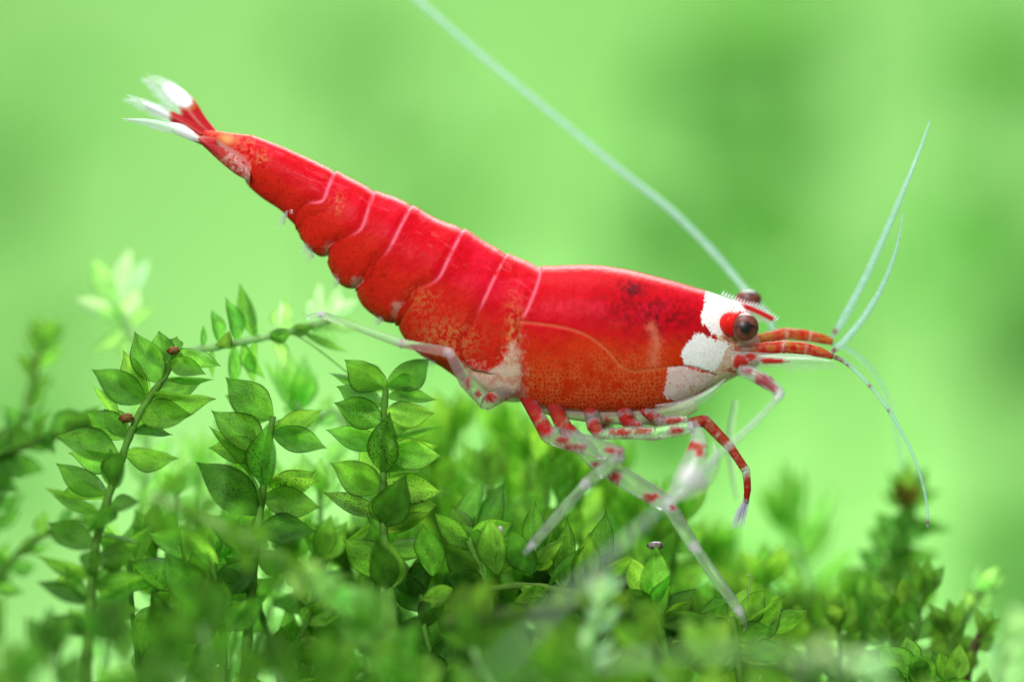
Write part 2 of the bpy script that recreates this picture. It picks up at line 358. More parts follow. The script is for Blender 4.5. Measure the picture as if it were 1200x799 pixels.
def build_body():
    # stations: dorsal point, ventral point, half width (photo pixels)
    st = [((234, 153), (231, 160), 3), ((250, 153.5), (245, 168), 8), ((270, 156), (264, 182), 13), ((292, 158.5), (283, 203), 18),
          ((299, 160), (291, 218), 23), ((330, 172), (308, 233), 26), ((360, 185), (330, 248), 29), ((394, 201), (347, 270), 33),
          ((415, 211), (362, 290), 36), ((440, 224), (385, 312), 40), ((462, 231), (402, 331), 44), ((484, 241), (420, 351), 47),
          ((515, 258), (443, 369), 50), ((543, 268), (468, 390), 53), ((570, 284), (496, 414), 55), ((594, 297), (534, 442), 57),
          ((615, 305), (576, 466), 58), ((633, 312), (612, 473), 60), ((660, 311), (645, 482), 62), ((700, 311), (695, 487), 64),
          ((740, 317), (740, 487), 63), ((780, 327), (783, 479), 59), ((815, 337), (815, 466), 52), ((840, 345), (842, 452), 44),
          ((858, 352), (864, 441), 35), ((872, 360), (884, 432), 25), ((882, 374), (892, 424), 14), ((887, 390), (895, 414), 6)]
    top = np.array([s[0] for s in st], float); bot = np.array([s[1] for s in st], float); wid = np.array([[s[2]] for s in st], float)
    mid = (top+bot)/2
    seg = np.linalg.norm(np.diff(mid, axis=0), axis=1); cum = np.r_[0, np.cumsum(seg)]
    NS, NT = 900, 400
    t = np.interp(np.linspace(0, cum[-1], NS), cum, np.arange(len(st)))
    T = catmull(top, NS, t); B = catmull(bot, NS, t); W = catmull(wid, NS, t)[:, 0]
    # scalloped lobes of the abdomen plates along the belly
    notch = np.array([7.0, 8.75, 10.75, 12.85, 14.9])
    sc = np.zeros(NS)
    for a, b in zip(notch[:-1], notch[1:]):
        u = np.clip((t-a)/(b-a), 0, 1); m = (t >= a) & (t <= b)
        sc = np.where(m, 10.5*(np.abs(np.sin(np.pi*u))**0.55-0.66), sc)
    sc *= sstep(6.9, 7.4, t)*(1-sstep(13.9, 14.9, t))
    ax = B-T; ax /= np.linalg.norm(ax, axis=1)[:, None]
    B = B+ax*sc[:, None]
    th = np.linspace(0, 2*np.pi, NT, endpoint=False)
    cs = np.sign(np.cos(th))*np.abs(np.cos(th))**0.92; sn = np.sign(np.sin(th))*np.abs(np.sin(th))**0.80
    C = (T+B)/2; H = (B-T)/2
    px = C[:, None, 0]-H[:, None, 0]*cs[None, :]; py = C[:, None, 1]-H[:, None, 1]*cs[None, :]
    # flanks: a little narrower towards the belly, hanging plates stay full
    low = (1-cs)/2
    fl = 1-0.18*low**2
    yy = -W[:, None]*sn[None, :]*fl[None, :]
    h = np.broadcast_to(low[None, :], px.shape)
    tt = np.broadcast_to(t[:, None], px.shape)
    px, py, yy, h, tt = [q.ravel() for q in (px, py, yy, h, tt)]
    # ---- plate borders, traced on the side of the animal
    lines = [  # hind border of each plate, from the back down to the belly
        [(395, 198), (386, 220), (379, 236), (362, 239), (349, 250), (346, 264), (353, 280), (368, 293)],
        [(441, 221), (433, 245), (424, 269), (405, 280), (387, 290), (386, 300), (383, 314), (395, 330)],
        [(485, 238), (471, 265), (456, 294), (441, 309), (434, 326), (418, 338), (412, 350), (420, 362)],
        [(545, 266), (528, 300), (513, 328), (488, 340), (477, 354), (466, 368), (464, 388), (478, 404)],
        [(596, 294), (580, 325), (565, 357), (552, 382), (540, 404), (543, 420), (553, 432), (570, 436)],
        [(635, 309), (629, 335), (618, 362), (611, 375), (607, 390), (609, 415), (611, 440), (614, 470)]]
    dr = np.zeros(px.shape); linecol = np.zeros(px.shape); seam = np.zeros(px.shape); pale = np.zeros(px.shape)
    for k, ln in enumerate(lines):
        lnx = catmull(np.array(ln, float), 60)
        d, side, pos = dist_line(px, py, lnx.tolist())
        behind = side > 0
        # plate in front overlaps the one behind: raised lip, then a step down
        dr += np.where(behind, -(1.4+1.4*sstep(0.3, 0.5, pos))*np.exp(-(d/7.0)**2), 0.9*np.exp(-(d/10.0)**2))
        dr += -0.6*np.exp(-(d/1.4)**2)
        upper = 1-sstep(0.34, 0.52, pos)
        if k == 5: upper = 1-sstep(0.36, 0.45, pos)
        nn = fbm(px*0.22, py*0.10, 40+k)
        linecol = np.maximum(linecol, np.exp(-(d/1.9)**2)*upper*sstep(0.25, 0.6, nn+0.12))
        seam = np.maximum(seam, np.exp(-(d/2.2)**2)*(1-upper))
        if k in (1, 2, 3):  # unpigmented triangle between neighbouring lobes
            e = ln[4] if k < 3 else ln[3]
            q = np.hypot((px-ln[5][0]-1)*0.9, (py-ln[5][1])*0.55)
            pale = np.maximum(pale, 0.5*(1-sstep(3, 10, q+7*(fbm(px*0.3, py*0.3, 60+k)-0.5)))*behind*sstep(0.5, 0.62, pos))
    groove = catmull(np.array([(607, 377), (650, 382), (680, 390), (700, 402), (715, 416), (725, 428), (740, 435), (765, 433), (792, 430)], float), 60).tolist()
    dg, sg, _ = dist_line(px, py, groove)
    dr += -0.7*np.exp(-(dg/2.0)**2)
    slit = [(762, 384), (768, 400), (764, 424)]
    ds, _, _ = dist_line(px, py, slit)
    # cheek furrow between the white patches
    fur = [(797, 429), (815, 431), (838, 440)]
    df, _, _ = dist_line(px, py, fur); dr += -1.5*np.exp(-(df/1.5)**2)
    # eye socket
    dr += -5*np.exp(-(np.hypot(px-866, py-381)/18)**2)
    # irregular surface
    dr += 1.4*(fbm(px*0.03, py*0.03, 5)-0.5)+0.5*(fbm(px*0.14, py*0.14, 6)-0.5)
    i_r = np.repeat(np.arange(NS), NT)
    cx, cy = C[i_r, 0], C[i_r, 1]
    rx, ry, rz = px-cx, py-cy, yy
    Ln = np.sqrt(rx**2+ry**2+rz**2)+1e-6
    fade = sstep(4.0, 5.5, tt)*(1-sstep(24.5, 26, tt))
    k = dr*fade/Ln
    vx, vy, vz = px+rx*k, py+ry*k, yy+rz*k
    # ---- pigment
    wx = px+5*(fbm(px*0.16, py*0.16, 21)-0.5); wy = py+5*(fbm(px*0.16, py*0.16, 33)-0.5)
    c = np.tile(RED, (len(px), 1))
    n1 = fbm(px*0.05, py*0.05, 2); n2 = fbm(px*0.25, py*0.25, 8); n3 = fbm(px*0.6, py*0.6, 9, 3)
    carap = sstep(16.6, 17.2, tt)
    c = mixc(c, (0.66, 0.008, 0.030), sstep(0.45, 0.75, n1)*(1-sstep(0.3, 0.5, h)))       # rosy back
    og = sstep(0.32, 0.66, h+0.30*(n1-0.5))*(0.42+0.46*carap)
    c = mixc(c, ORANGE, og)
    # fine granular chromatophores
    c = c*(0.80+0.42*n3)[:, None]
    c = mixc(c, (0.30, 0.010, 0.004), sstep(0.62, 0.72, n2)*0.55*sstep(0.35, 0.7, h))
    # reticulated lower carapace
    f1, f2 = cells(wx/4.7, wy/4.7, 4); net = (1-sstep(0.02, 0.50, f2-f1))*sstep(0.30, 0.60, fbm(px*0.08, py*0.08, 66)+0.10)
    area_net = sstep(395, 440, py+0.10*(px-700)+26*(n1-0.5))*sstep(606, 622, px)*(1-sstep(770, 792, px))
    c = mixc(c, (0.66, 0.16, 0.045), net*area_net*(0.25+0.85*n2))
    c = mixc(c, (0.52, 0.025, 0.003), (1-net)*area_net*0.5)
    # orange mottling on the first two abdominal plates
    mot = np.exp(-((px-525)/34)**2-((py-398)/22)**2)+1.1*np.exp(-((px-602)/9)**2-((py-390)/34)**2)+0.6*np.exp(-((px-495)/20)**2-((py-352)/16)**2)+0.8*np.exp(-((px-308)/9)**2-((py-186)/9)**2)+0.6*np.exp(-((px-396)/8)**2-((py-240)/12)**2)
    c = mixc(c, (0.62, 0.22, 0.07), np.clip(mot, 0, 1)*sstep(0.42, 0.62, n2*0.6+n3*0.4)*0.9)
    # dark inner organs showing on the fore back
    org = np.exp(-((px-765)/70)**2-((py-368-0.12*(px-765))/26)**2)+0.8*np.exp(-((px-738)/16)**2-((py-338)/10)**2)
    dsp = sstep(0.40, 0.64, n2*0.65+n3*0.35)
    c = mixc(c, (0.10, 0.006, 0.010), np.clip(org, 0, 1)*(0.25+0.75*dsp)*0.85*(1-sstep(816, 826, px)))
    c = mixc(c, (0.035, 0.008, 0.014), np.exp(-((px-741)/9)**2-((py-339)/5)**2)*0.7)
    # scattered dark specks
    g1, _ = cells(px/17+3, py/17+8, 14); c = mixc(c, (0.09, 0.003, 0.010), (1-sstep(0.02, 0.075, g1))*0.8*sstep(0.48, 0.56, fbm(px*0.07, py*0.07, 87)))
    # growth wrinkles on the plates
    wr = fbm(px*0.05+py*0.02, py*0.22-px*0.10, 77); c = mixc(c, (0.80, 0.10, 0.13), sstep(0.63, 0.72, wr)*(1-sstep(0.30, 0.5, h))*(1-carap)*0.22)
    # plate borders
    c = mixc(c, (0.76, 0.20, 0.30), linecol*0.62)
    c = mixc(c, (0.24, 0.004, 0.004), seam*0.60)
    c = mixc(c, (0.66, 0.20, 0.08), np.exp(-(dg/1.3)**2)*0.55)
    c = mixc(c, (0.68, 0.24, 0.14), (1-sstep(-1.0, 11.0, ds+9*(n2-0.5)))*0.50)
    # fringe of brown grains at the lobes' lower edge
    lob = sstep(0.86, 0.97, h)*(tt > 7)*(tt < 15)
    c = mixc(c, (0.42, 0.07, 0.01), lob*sstep(0.45, 0.6, n3)*0.8)
    # unpigmented cuticle
    soft = [(548, 428), (564, 438), (580, 432), (594, 416), (604, 396), (607, 396), (609, 420), (611, 445), (613, 474), (590, 480), (556, 470), (530, 448)]
    wx2 = px+26*(fbm(px*0.16, py*0.16, 51, 5)-0.5); wy2 = py+26*(fbm(px*0.16, py*0.16, 53, 5)-0.5)
    psoft = sum(inside(px+(10+5*q)*(fbm(px*0.16+q*7, py*0.16, 51+q, 5)-0.5)*1.8, py+(10+5*q)*(fbm(px*0.16, py*0.16+q*5, 61+q, 5)-0.5)*1.8, soft).astype(float) for q in range(5))/5
    pale = np.maximum(pale, psoft)
    face = [(836, 392), (838, 400), (842, 408), (838, 425), (832, 434), (832, 447), (822, 462), (900, 450), (900, 380), (880, 371), (868, 366), (855, 369), (848, 378)]
    pface = inside(wx, wy, face).astype(float)
    belly = sstep(0.955, 0.985, h+0.02*(n2-0.5))*(tt > 15.5)*1.0
    cp = np.tile(PALE, (len(px), 1)); cp = mixc(cp, (0.76, 0.36, 0.28), sstep(0.45, 0.62, fbm(px*0.09, py*0.09, 95))); cp = mixc(cp, (0.84, 0.74, 0.66), sstep(0.5, 0.7, n2)*0.6)
    for msk, f in ((pale, 0.92), (belly, 0.75), (pface, 0.95)):
        c = c*(1-(msk*f)[:, None])+cp*(msk*f)[:, None]
    c = mixc(c, (0.55, 0.02, 0.02), pface*sstep(0.56, 0.66, fbm(px*0.12, py*0.12, 91))*0.8)
    c = mixc(c, (0.45, 0.02, 0.015), psoft*sstep(452, 462, py)*sstep(0.45, 0.55, n2)*0.85)
    # white patches with pin holes and ragged rim
    A = [(827, 339), (823, 362), (819, 370), (821, 380), (829, 385), (834, 393), (842, 394), (848, 388), (846, 376), (851, 367), (866, 363), (884, 368), (874, 359), (864, 350), (846, 342)]
    Bp = [(815, 390), (800, 406), (797, 414), (799, 428), (816, 431), (832, 436), (840, 430), (846, 416), (853, 406), (848, 400), (838, 400), (832, 395), (822, 392)]
    Cp = [(780, 431), (787, 429.5), (799, 429.5), (816, 432.5), (834, 438.5), (838, 447), (812, 464), (797, 469), (780, 467), (775, 460), (781, 445)]
    wx3 = px+7.5*(fbm(px*0.5, py*0.5, 71)-0.5); wy3 = py+7.5*(fbm(px*0.5, py*0.5, 73)-0.5)
    wa = inside(wx3, wy3, A) | inside(wx3, wy3, Bp); wc = inside(wx3, wy3, Cp)
    hole, _ = cells(px/2.7, py/2.7, 19)
    pin = (1-sstep(0.16, 0.34, hole))*sstep(0.35, 0.6, n2+0.1)
    c = mixc(c, (0.20, 0.02, 0.02), np.exp(-(np.hypot(px-828, py-389)/9)**2)*0.6)
    c = mixc(c, WHITE, wa*1.0); c = mixc(c, (0.52, 0.42, 0.50), wa*pin*0.55)
    c = mixc(c, (0.80, 0.70, 0.72), wc*(0.55+0.5*n2)); c = mixc(c, (0.62, 0.28, 0.12), wc*sstep(0.64, 0.72, n2)*0.8)
    c = mixc(c, (0.40, 0.08, 0.08), np.exp(-(df/1.0)**2)*0.7)
    # tail plate
    tel = (tt < 4.1)
    c = mixc(c, (0.66, 0.10, 0.06), tel*sstep(0.35, 0.6, n2)*0.8); c = mixc(c, (0.70, 0.36, 0.12), tel*np.exp(-((px-266)/9)**2-((py-164)/6)**2)*0.9)
    c = mixc(c, (0.72, 0.42, 0.42), tel*sstep(0.5, 0.75, h)*0.7)
    a = np.ones(len(px)); a -= 0.18*np.clip(pale, 0, 1); a -= 0.22*pface*(1-wa); a -= 0.25*belly
    col4 = np.concatenate([np.clip(c, 0.0015, 0.9), a[:, None]], 1)
    v = np.stack([(vx-600)/100, vz/100, (399.5-vy)/100], -1)
    faces = grid_faces(NS, NT, True)
    # end caps: one extra vertex each, as quads collapsed to triangles
    n0 = len(v); v = np.vstack([v, v[:NT].mean(0), v[-NT:].mean(0)])
    col4 = np.vstack([col4, col4[0], col4[-1]])
    j = np.arange(0, NT, 2)
    cap0 = np.stack([j, np.full_like(j, n0), (j+2) % NT, (j+1) % NT], -1)
    base = (NS-1)*NT
    cap1 = np.stack([base+j, base+(j+1) % NT, base+(j+2) % NT, np.full_like(j, n0+1)], -1)
    return part('body', v, np.vstack([faces, cap0, cap1]), M_SHELL, col4)
body = build_body()

def limb(name, pts, rads, mat, colfun, parent=None, n=None, nseg=14, flat=1.0, bumps=0.0):
    """pts: (px, py, depth) joints, rads: radii in px; colfun(u, ang, px, py) -> rgba arrays"""
    p = np.array([P(*q) for q in pts]); r = np.interp(np.linspace(0, 1, len(p)), np.linspace(0, 1, len(rads)), rads)[:, None]/100
    q = np.concatenate([p, r], 1); n = n or max(24, 10*len(pts))
    cur = catmull(q, n); path, rad = cur[:, :3], np.maximum(cur[:, 3], 0.003)
    v, f, ring, ang = tube_data(path, rad, nseg, True, flat)
    u = ring/(n-1)
    if bumps:
        cen = path[ring]; v = v+(v-cen)*(bumps*(noise2(u*n*0.5, ang*2.5, 3)-0.5))[:, None]
    k = (D+v[:, 1])/D
    px = v[:, 0]*100/k+600; py = 399.5-v[:, 2]*100/k
    return part(name, v, f, mat, colfun(u, ang, px, py), parent)

def straight(pts):
    """densify so that a limb bends only at its joints"""
    out = []
    for i in range(len(pts)-1):
        a, b = np.array(pts[i], float), np.array(pts[i+1], float)
        for t in ((0, 0.06, 0.5, 0.94) if i else (0, 0.5, 0.94)): out.append(tuple(a+(b-a)*t))
    out.append(tuple(pts[-1])); return out

def flatcol(rgb, a):
    def f(u, ang, px, py):
        c = np.empty((len(u), 4)); c[:, :3] = rgb; c[:, 3] = a
        return c
    return f
def patchcol(patches, rgb=(0.50, 0.02, 0.015), base=0.0, joints=(), milk=(0.82, 0.80, 0.88)):
    """red pigment only inside the given (px, py, rx, ry) spots, milky joints"""
    def f(u, ang, px, py):
        n = fbm(px*0.42, py*0.42, 31, 5); st = fbm(px*0.12, py*0.5, 32)
        a = np.full(len(u), base)*(0.6+0.8*st); c = np.tile(np.array(milk), (len(u), 1))
        for (x, y, rj) in joints:
            q = np.exp(-((px-x)/rj)**2-((py-y)/rj)**2); a = np.maximum(a, 0.75*q)
        for (x, y, rx, ry) in patches:
            q = 1-sstep(0.55, 1.2, np.hypot((px-x)/rx, (py-y)/ry)+(0.7 if ry > 10 else 1.7)*(n-0.5))
            c = mixc(c, rgb, q); a = np.maximum(a, 0.95*q*(0.72+0.28*sstep(0.35, 0.6, st)))
        return np.concatenate([c, np.clip(a, 0, 1)[:, None]], 1)
    return f

def build_eyes():
    def eye(cx, cy, y, r, sx, sy, stalk_pts, stalk_r, outdir):
        n, m = 40, 56
        th = np.linspace(0.001, np.pi-0.001, n); ph = np.linspace(0, 2*np.pi, m, endpoint=False)
        Th, Ph = np.meshgrid(th, ph, indexing='ij')
        d = np.stack([np.sin(Th)*np.cos(Ph), -np.cos(Th), np.sin(Th)*np.sin(Ph)], -1).reshape(-1, 3)
        c0 = P(cx, cy, y); v = c0+d*np.array([r*sx, r*0.92, r*sy])/100
        f = grid_faces(n, m, True)
        out = np.array(outdir, float); out /= np.linalg.norm(out)
        ca = d@out
        nx = fbm(d[:, 0]*5+9, d[:, 2]*5+d[:, 1]*4+7, 5); n3 = fbm(d[:, 0]*18+3, d[:, 2]*18+d[:, 1]*15+2, 9)
        c = np.tile(np.array([0.19, 0.045, 0.030]), (len(d), 1))
        c = mixc(c, (0.045, 0.008, 0.010), sstep(0.45, 0.62, nx)*0.9)
        c = mixc(c, (0.30, 0.13, 0.09), sstep(0.60, 0.75, n3)*0.5)
        c = mixc(c, (0.004, 0.003, 0.004), sstep(0.80, 0.95, ca+0.22*(nx-0.5)))
        rim = sstep(0.42, 0.12, ca); c = mixc(c, (0.42, 0.13, 0.11), rim*0.75)
        col4 = np.concatenate([c, np.ones((len(d), 1))], 1)
        e = part('eye', v, f, M_EYE, col4)
        def stalkc(u, ang, px, py):
            n = fbm(px*0.3, py*0.3, 6); c = np.tile(np.array([0.62, 0.012, 0.010]), (len(u), 1)); c = mixc(c, (0.75, 0.30, 0.25), sstep(0.6, 0.8, n)*0.25)
            return np.concatenate([c, np.ones((len(u), 1))], 1)
        limb('eye_stalk', stalk_pts, stalk_r, M_SHELL, stalkc, e, nseg=24)
    eye(872.4, 383.2, -0.46, 16.6, 1.0, 0.98, [(850, 379, -0.22), (855, 379.5, -0.34), (860, 380, -0.40), (866, 381, -0.44)], [11, 13.5, 15.2, 15.0], (0.12, -0.97, -0.08))
    eye(877, 350.5, 0.34, 15.5, 1.0, 0.70, [(860, 364, 0.1), (866, 360, 0.2), (872, 356, 0.3)], [5, 6, 6], (0.15, -0.5, 0.7))
build_eyes()

def blade(name, up, lo, mat, colfun, y0=0.0, y1=0.0, bulge=0.04, thick=0.02, parent=None, n=46, m=16):
    """closed, lens-shaped blade between an upper and a lower edge (px lists from base to tip)"""
    U = catmull(np.array(up, float), n); Lo = catmull(np.array(lo, float), n)
    t = np.linspace(0, 1, m)[None, :, None]
    Q = U[:, None, :]*(1-t)+Lo[:, None, :]*t
    s = np.linspace(0, 1, n)[:, None]; tt = np.linspace(0, 1, m)[None, :]
    y = y0+(y1-y0)*s+bulge*(4*tt*(1-tt))*-1
    lens = thick*np.sqrt(np.clip(4*tt*(1-tt), 0, 1))*np.clip(np.minimum(1, (1-s)*6), 0, 1)**0.5
    px, py = Q[..., 0], Q[..., 1]
    def to(yv):
        k = (D+yv)/D/100; return np.stack([(px-600)*k, yv, (399.5-py)*k], -1).reshape(-1, 3)
    v = np.vstack([to(y-lens-0.002), to(y+lens+0.002)])
    f1 = grid_faces(n, m); f2 = grid_faces(n, m)[:, ::-1]+n*m
    i = np.arange(n-1); rim = [np.stack([i*m, (i+1)*m, (i+1)*m+n*m, i*m+n*m], -1), np.stack([i*m+m-1, i*m+m-1+n*m, (i+1)*m+m-1+n*m, (i+1)*m+m-1], -1)]
    j = np.arange(m-1); rim += [np.stack([j, j+n*m, j+1+n*m, j+1], -1), np.stack([(n-1)*m+j, (n-1)*m+j+1, (n-1)*m+j+1+n*m, (n-1)*m+j+n*m], -1)]
    f = np.vstack([f1, f2]+rim)
    uu = np.tile(np.broadcast_to(s, px.shape).ravel(), 2); vv = np.tile(np.broadcast_to(tt, px.shape).ravel(), 2)
    pxx, pyy = np.tile(px.ravel(), 2), np.tile(py.ravel(), 2)
    return part(name, v, f, mat, colfun(uu, vv, pxx, pyy), parent)

def setae(name, roots, tips, r=0.006, parent=None, rgb=(0.85, 0.92, 0.96), a=0.35, bend=0.03, mat=None):
    """a fringe of fine hairs, one joined part"""
    V, F, o = [], [], 0
    for a0, b0 in zip(roots, tips):
        a0, b0 = np.array(a0, float), np.array(b0, float); mid = (a0+b0)/2+rng.normal(0, bend, 3)*np.linalg.norm(b0-a0)
        v, f, _, _ = tube_data([a0, mid, b0], np.array([r, r*0.75, r*0.2]), 4, False)
        V.append(v); F += [tuple(q+o for q in ff) for ff in f]; o += len(v)
    V = np.vstack(V); c = np.empty((len(V), 4)); c[:, :3] = rgb; c[:, 3] = a
    s = part(name, V, F, mat or M_FILM, c, parent); s['kind'] = 'stuff'
    return s

def build_head_parts():
    # rostrum: toothed blade between the eyes
    def rc(u, v, px, py):
        d, _, _ = dist_line(px, py, [(866, 357), (878, 361), (892, 367), (904, 373)])
        n = fbm(px*0.3, py*0.3, 3)
        c = np.tile(np.array([0.86, 0.90, 0.90]), (len(u), 1)); a = np.full(len(u), 0.10)
        wht = 1-sstep(874, 884, px); c = mixc(c, (0.86, 0.86, 0.88), wht); a = np.maximum(a, wht)
        q = (1-sstep(2.0, 4.2, d))*sstep(866, 874, px); c = mixc(c, (0.56, 0.015, 0.012), q); a = np.maximum(a, 0.95*q)
        return np.concatenate([c, a[:, None]], 1)
    ro = blade('rostrum', [(858, 351), (870, 355), (886, 358.5), (900, 367), (912.5, 374.5)], [(862, 364), (876, 370), (888, 376.5), (902, 377.5), (912.5, 375.5)], M_FILM, rc, 0.0, 0.0, 0.0, 0.035)
    roots, tips = [], []
    for k in range(20):
        u = k/19; q = catmull(np.array([(846, 344.5), (868, 354), (886, 358.5), (900, 367), (910, 373.5)], float), 20)[k]
        roots.append(P(q[0], q[1]+1, 0)); tips.append(P(q[0]+3.2, q[1]-4.0+1.2*u, 0))
    setae('tooth_row', roots, tips, 0.011, ro, (0.9, 0.93, 0.95), 0.5, 0.0)
    # antennule stalks (three segments) with two flagella each
    def stalk(pts, r, seed):
        def f(u, ang, px, py):
            n = fbm(px*0.16+seed, py*0.32, 13); n2 = fbm(px*0.45, py*0.45+seed, 15); st = fbm(px*0.05+seed, py*0.55, 16)
            c = np.tile(np.array([0.62, 0.14, 0.02]), (len(u), 1)); c = mixc(c, (0.55, 0.012, 0.012), sstep(0.42, 0.58, n)); c = mixc(c, (0.62, 0.38, 0.06), sstep(0.58, 0.72, st)*0.8)
            a = 0.62+0.33*sstep(0.35, 0.6, n2)
            for jx in (918+seed*1.0, 946+seed*0.6):
                q = np.exp(-((px-jx+0.25*(py-405))/1.3)**2); c = mixc(c, (0.85, 0.55, 0.55), q*0.8)
                q2 = np.exp(-((px-jx+6)/5)**2); c = mixc(c, (0.62, 0.008, 0.012), q2*0.7); a = np.maximum(a, 0.9*q2)
            a = a*sstep(872, 892, px)*0.95+0.05
            return np.concatenate([c, np.clip(a, 0, 1)[:, None]], 1)
        return limb('antennule', pts, r, M_GLASS, f, nseg=18, bumps=0.08, n=60)
    near = stalk([(868, 411, -0.28), (890, 409, -0.30), (914, 406.5, -0.32), (918, 406.5, -0.32), (922, 406.5, -0.32), (944, 408.5, -0.32), (948, 409.5, -0.32), (960, 412.5, -0.32), (976, 418, -0.32)], [6, 7.5, 7.2, 8.0, 7.2, 7.0, 6.6, 6.2, 3.0], 0)
    far = stalk([(872, 402, 0.10), (895, 397, 0.14), (914, 392.5, 0.16), (919, 392, 0.16), (924, 391.5, 0.16), (945, 393.5, 0.18), (950, 394.5, 0.18), (962, 397, 0.18), (976, 401, 0.18)], [6, 7, 7.4, 8.0, 7.2, 7.0, 6.6, 6.2, 4.0], 1)
    def fl(pts, r, spots=(), base=0.0, par=None, name='flagellum'):
        def f(u, ang, px, py):
            c = np.tile(np.array([0.55, 0.78, 0.72]), (len(u), 1)); a = np.full(len(u), base)*(0.7+0.6*noise2(u*90, ang*0, 3))
            for (x, y, rr) in spots:
                q = np.exp(-(np.hypot(px-x, py-y)/rr)**2); c = mixc(c, (0.30, 0.03, 0.02), q); a = np.maximum(a, 0.85*q)
            return np.concatenate([c, a[:, None]], 1)
        return limb(name, pts, r, M_FEELER, f, par, n=110, nseg=10, bumps=0.16)
    fl([(972, 415, -0.32), (990, 399, -0.33), (1012, 372, -0.35), (1034, 335, -0.38), (1050, 293, -0.42), (1058, 250, -0.45)], [2.4, 4.6, 4.3, 3.4, 2.2, 0.8], [(977, 410, 5)], 0.2, near)
    fl([(972, 416, -0.30), (990, 424, -0.30), (1012, 444, -0.30), (1036, 473, -0.30), (1060, 512, -0.30), (1077, 552, -0.30), (1086, 590, -0.30), (1087, 617, -0.30)], [3.0, 3.0, 2.6, 2.3, 2.1, 1.9, 1.8, 1.6],
       [(980, 419, 5), (986, 423, 4), (993, 428, 3), (1019, 452, 3), (1041, 481, 2.5), (1087, 612, 4)], 0.15, near)
    fl([(974, 396, 0.18), (986, 378, 0.16), (1010, 333, 0.10), (1036, 277, 0.05), (1060, 220, 0.0), (1077, 178, 0.0), (1090, 142, 0.0)], [2.8, 5.0, 4.6, 4.2, 3.4, 2.4, 1.0], [(978, 388, 5)], 0.2, far)
    fl([(974, 402, 0.18), (1000, 413, 0.4), (1024, 436, 0.7), (1042, 470, 1.0), (1052, 510, 1.2), (1058, 552, 1.4)], [2.8, 2.8, 2.5, 2.2, 2.0, 1.6], [], 0.0, far)
    # second antennae: one swings up and back behind the head, one down and towards the moss in front
    fa = fl([(900, 410, 0.35), (906, 392, 0.45), (898, 368, 0.6), (872, 338, 0.75), (840, 300, 0.85), (790, 250, 0.95), (725, 198, 1.05), (650, 136, 1.15), (565, 66, 1.25), (480, -8, 1.35), (380, -95, 1.5)], [5.5, 5, 4.8, 4.6, 4.5, 4.4, 4.2, 4.0, 3.8, 3.6, 2.0], [], 0.22, None, 'antenna')
    def nb(u, ang, px, py):
        return patchcol([(878, 436, 10, 6), (895, 446, 15, 8), (906, 454, 6, 6)], (0.42, 0.05, 0.09), 0.02, [(913, 461, 6)])(u, ang, px, py)
    na = limb('antenna', [(866, 434, -0.42), (880, 437, -0.46), (896, 446, -0.52), (908, 455, -0.56), (914, 462, -0.60), (908, 470, -0.62), (880, 499, -0.75), (840, 535, -1.1), (790, 580, -2.0), (735, 630, -3.0), (680, 682, -4.0), (620, 742, -5.0), (560, 805, -6.0)],
              [7, 9, 8.5, 7.5, 6.5, 4.6, 4.4, 4.6, 4.8, 4.8, 4.6, 4.0, 1.5], M_FEELER_CLEAR, nb, n=150, nseg=14)
    # antennal scales: clear blades under the antennules
    def scol(u, v, px, py):
        n = fbm(px*0.25, py*0.25, 23); c = np.tile(np.array([0.80, 0.90, 0.84]), (len(u), 1)); a = np.full(len(u), 0.04)
        for (x, y, rx, ry) in ((868, 424, 10, 12), (880, 418, 8, 6), (905, 423, 18, 4)):
            q = 1-sstep(0.6, 1.15, np.hypot((px-x)/rx, (py-y)/ry)+0.9*(n-0.5)); c = mixc(c, (0.60, 0.03, 0.02), q); a = np.maximum(a, 0.9*q)
        e = sstep(0.90, 1.0, np.abs(v-0.5)*2); a = np.maximum(a, 0.30*e)
        return np.concatenate([c, a[:, None]], 1)
    blade('antennal_scale', [(856, 411), (890, 413), (920, 415), (955, 418), (978, 423.5)], [(858, 434), (885, 431), (912, 429.5), (945, 428), (978, 424.5)], M_FILM, scol, -0.36, -0.42, 0.06, 0.02)
    blade('antennal_scale', [(862, 402), (895, 402), (925, 404), (955, 408), (978, 414)], [(862, 424), (890, 422), (918, 421), (948, 419), (978, 415)], M_FILM, scol, 0.16, 0.30, -0.05, 0.02)
    roots = [P(920+2.9*k, 429.2-0.16*k+0.0, -0.40) for k in range(20)]; tips = [P(926+2.9*k+3*rng.random(), 436-0.2*k+2*rng.random(), -0.40) for k in range(20)]
    setae('hair_fringe', roots, tips, 0.006, None, (0.85, 0.95, 0.95), 0.15)
    # clear cheek flap and mouth parts
    blade('cheek_flap', [(768, 474), (800, 468), (825, 458), (850, 443)], [(768, 477), (802, 480), (830, 468), (851, 446)], M_FILM, flatcol((0.9, 0.85, 0.8), 0.06), -0.40, -0.33, 0.03, 0.02)
build_head_parts()

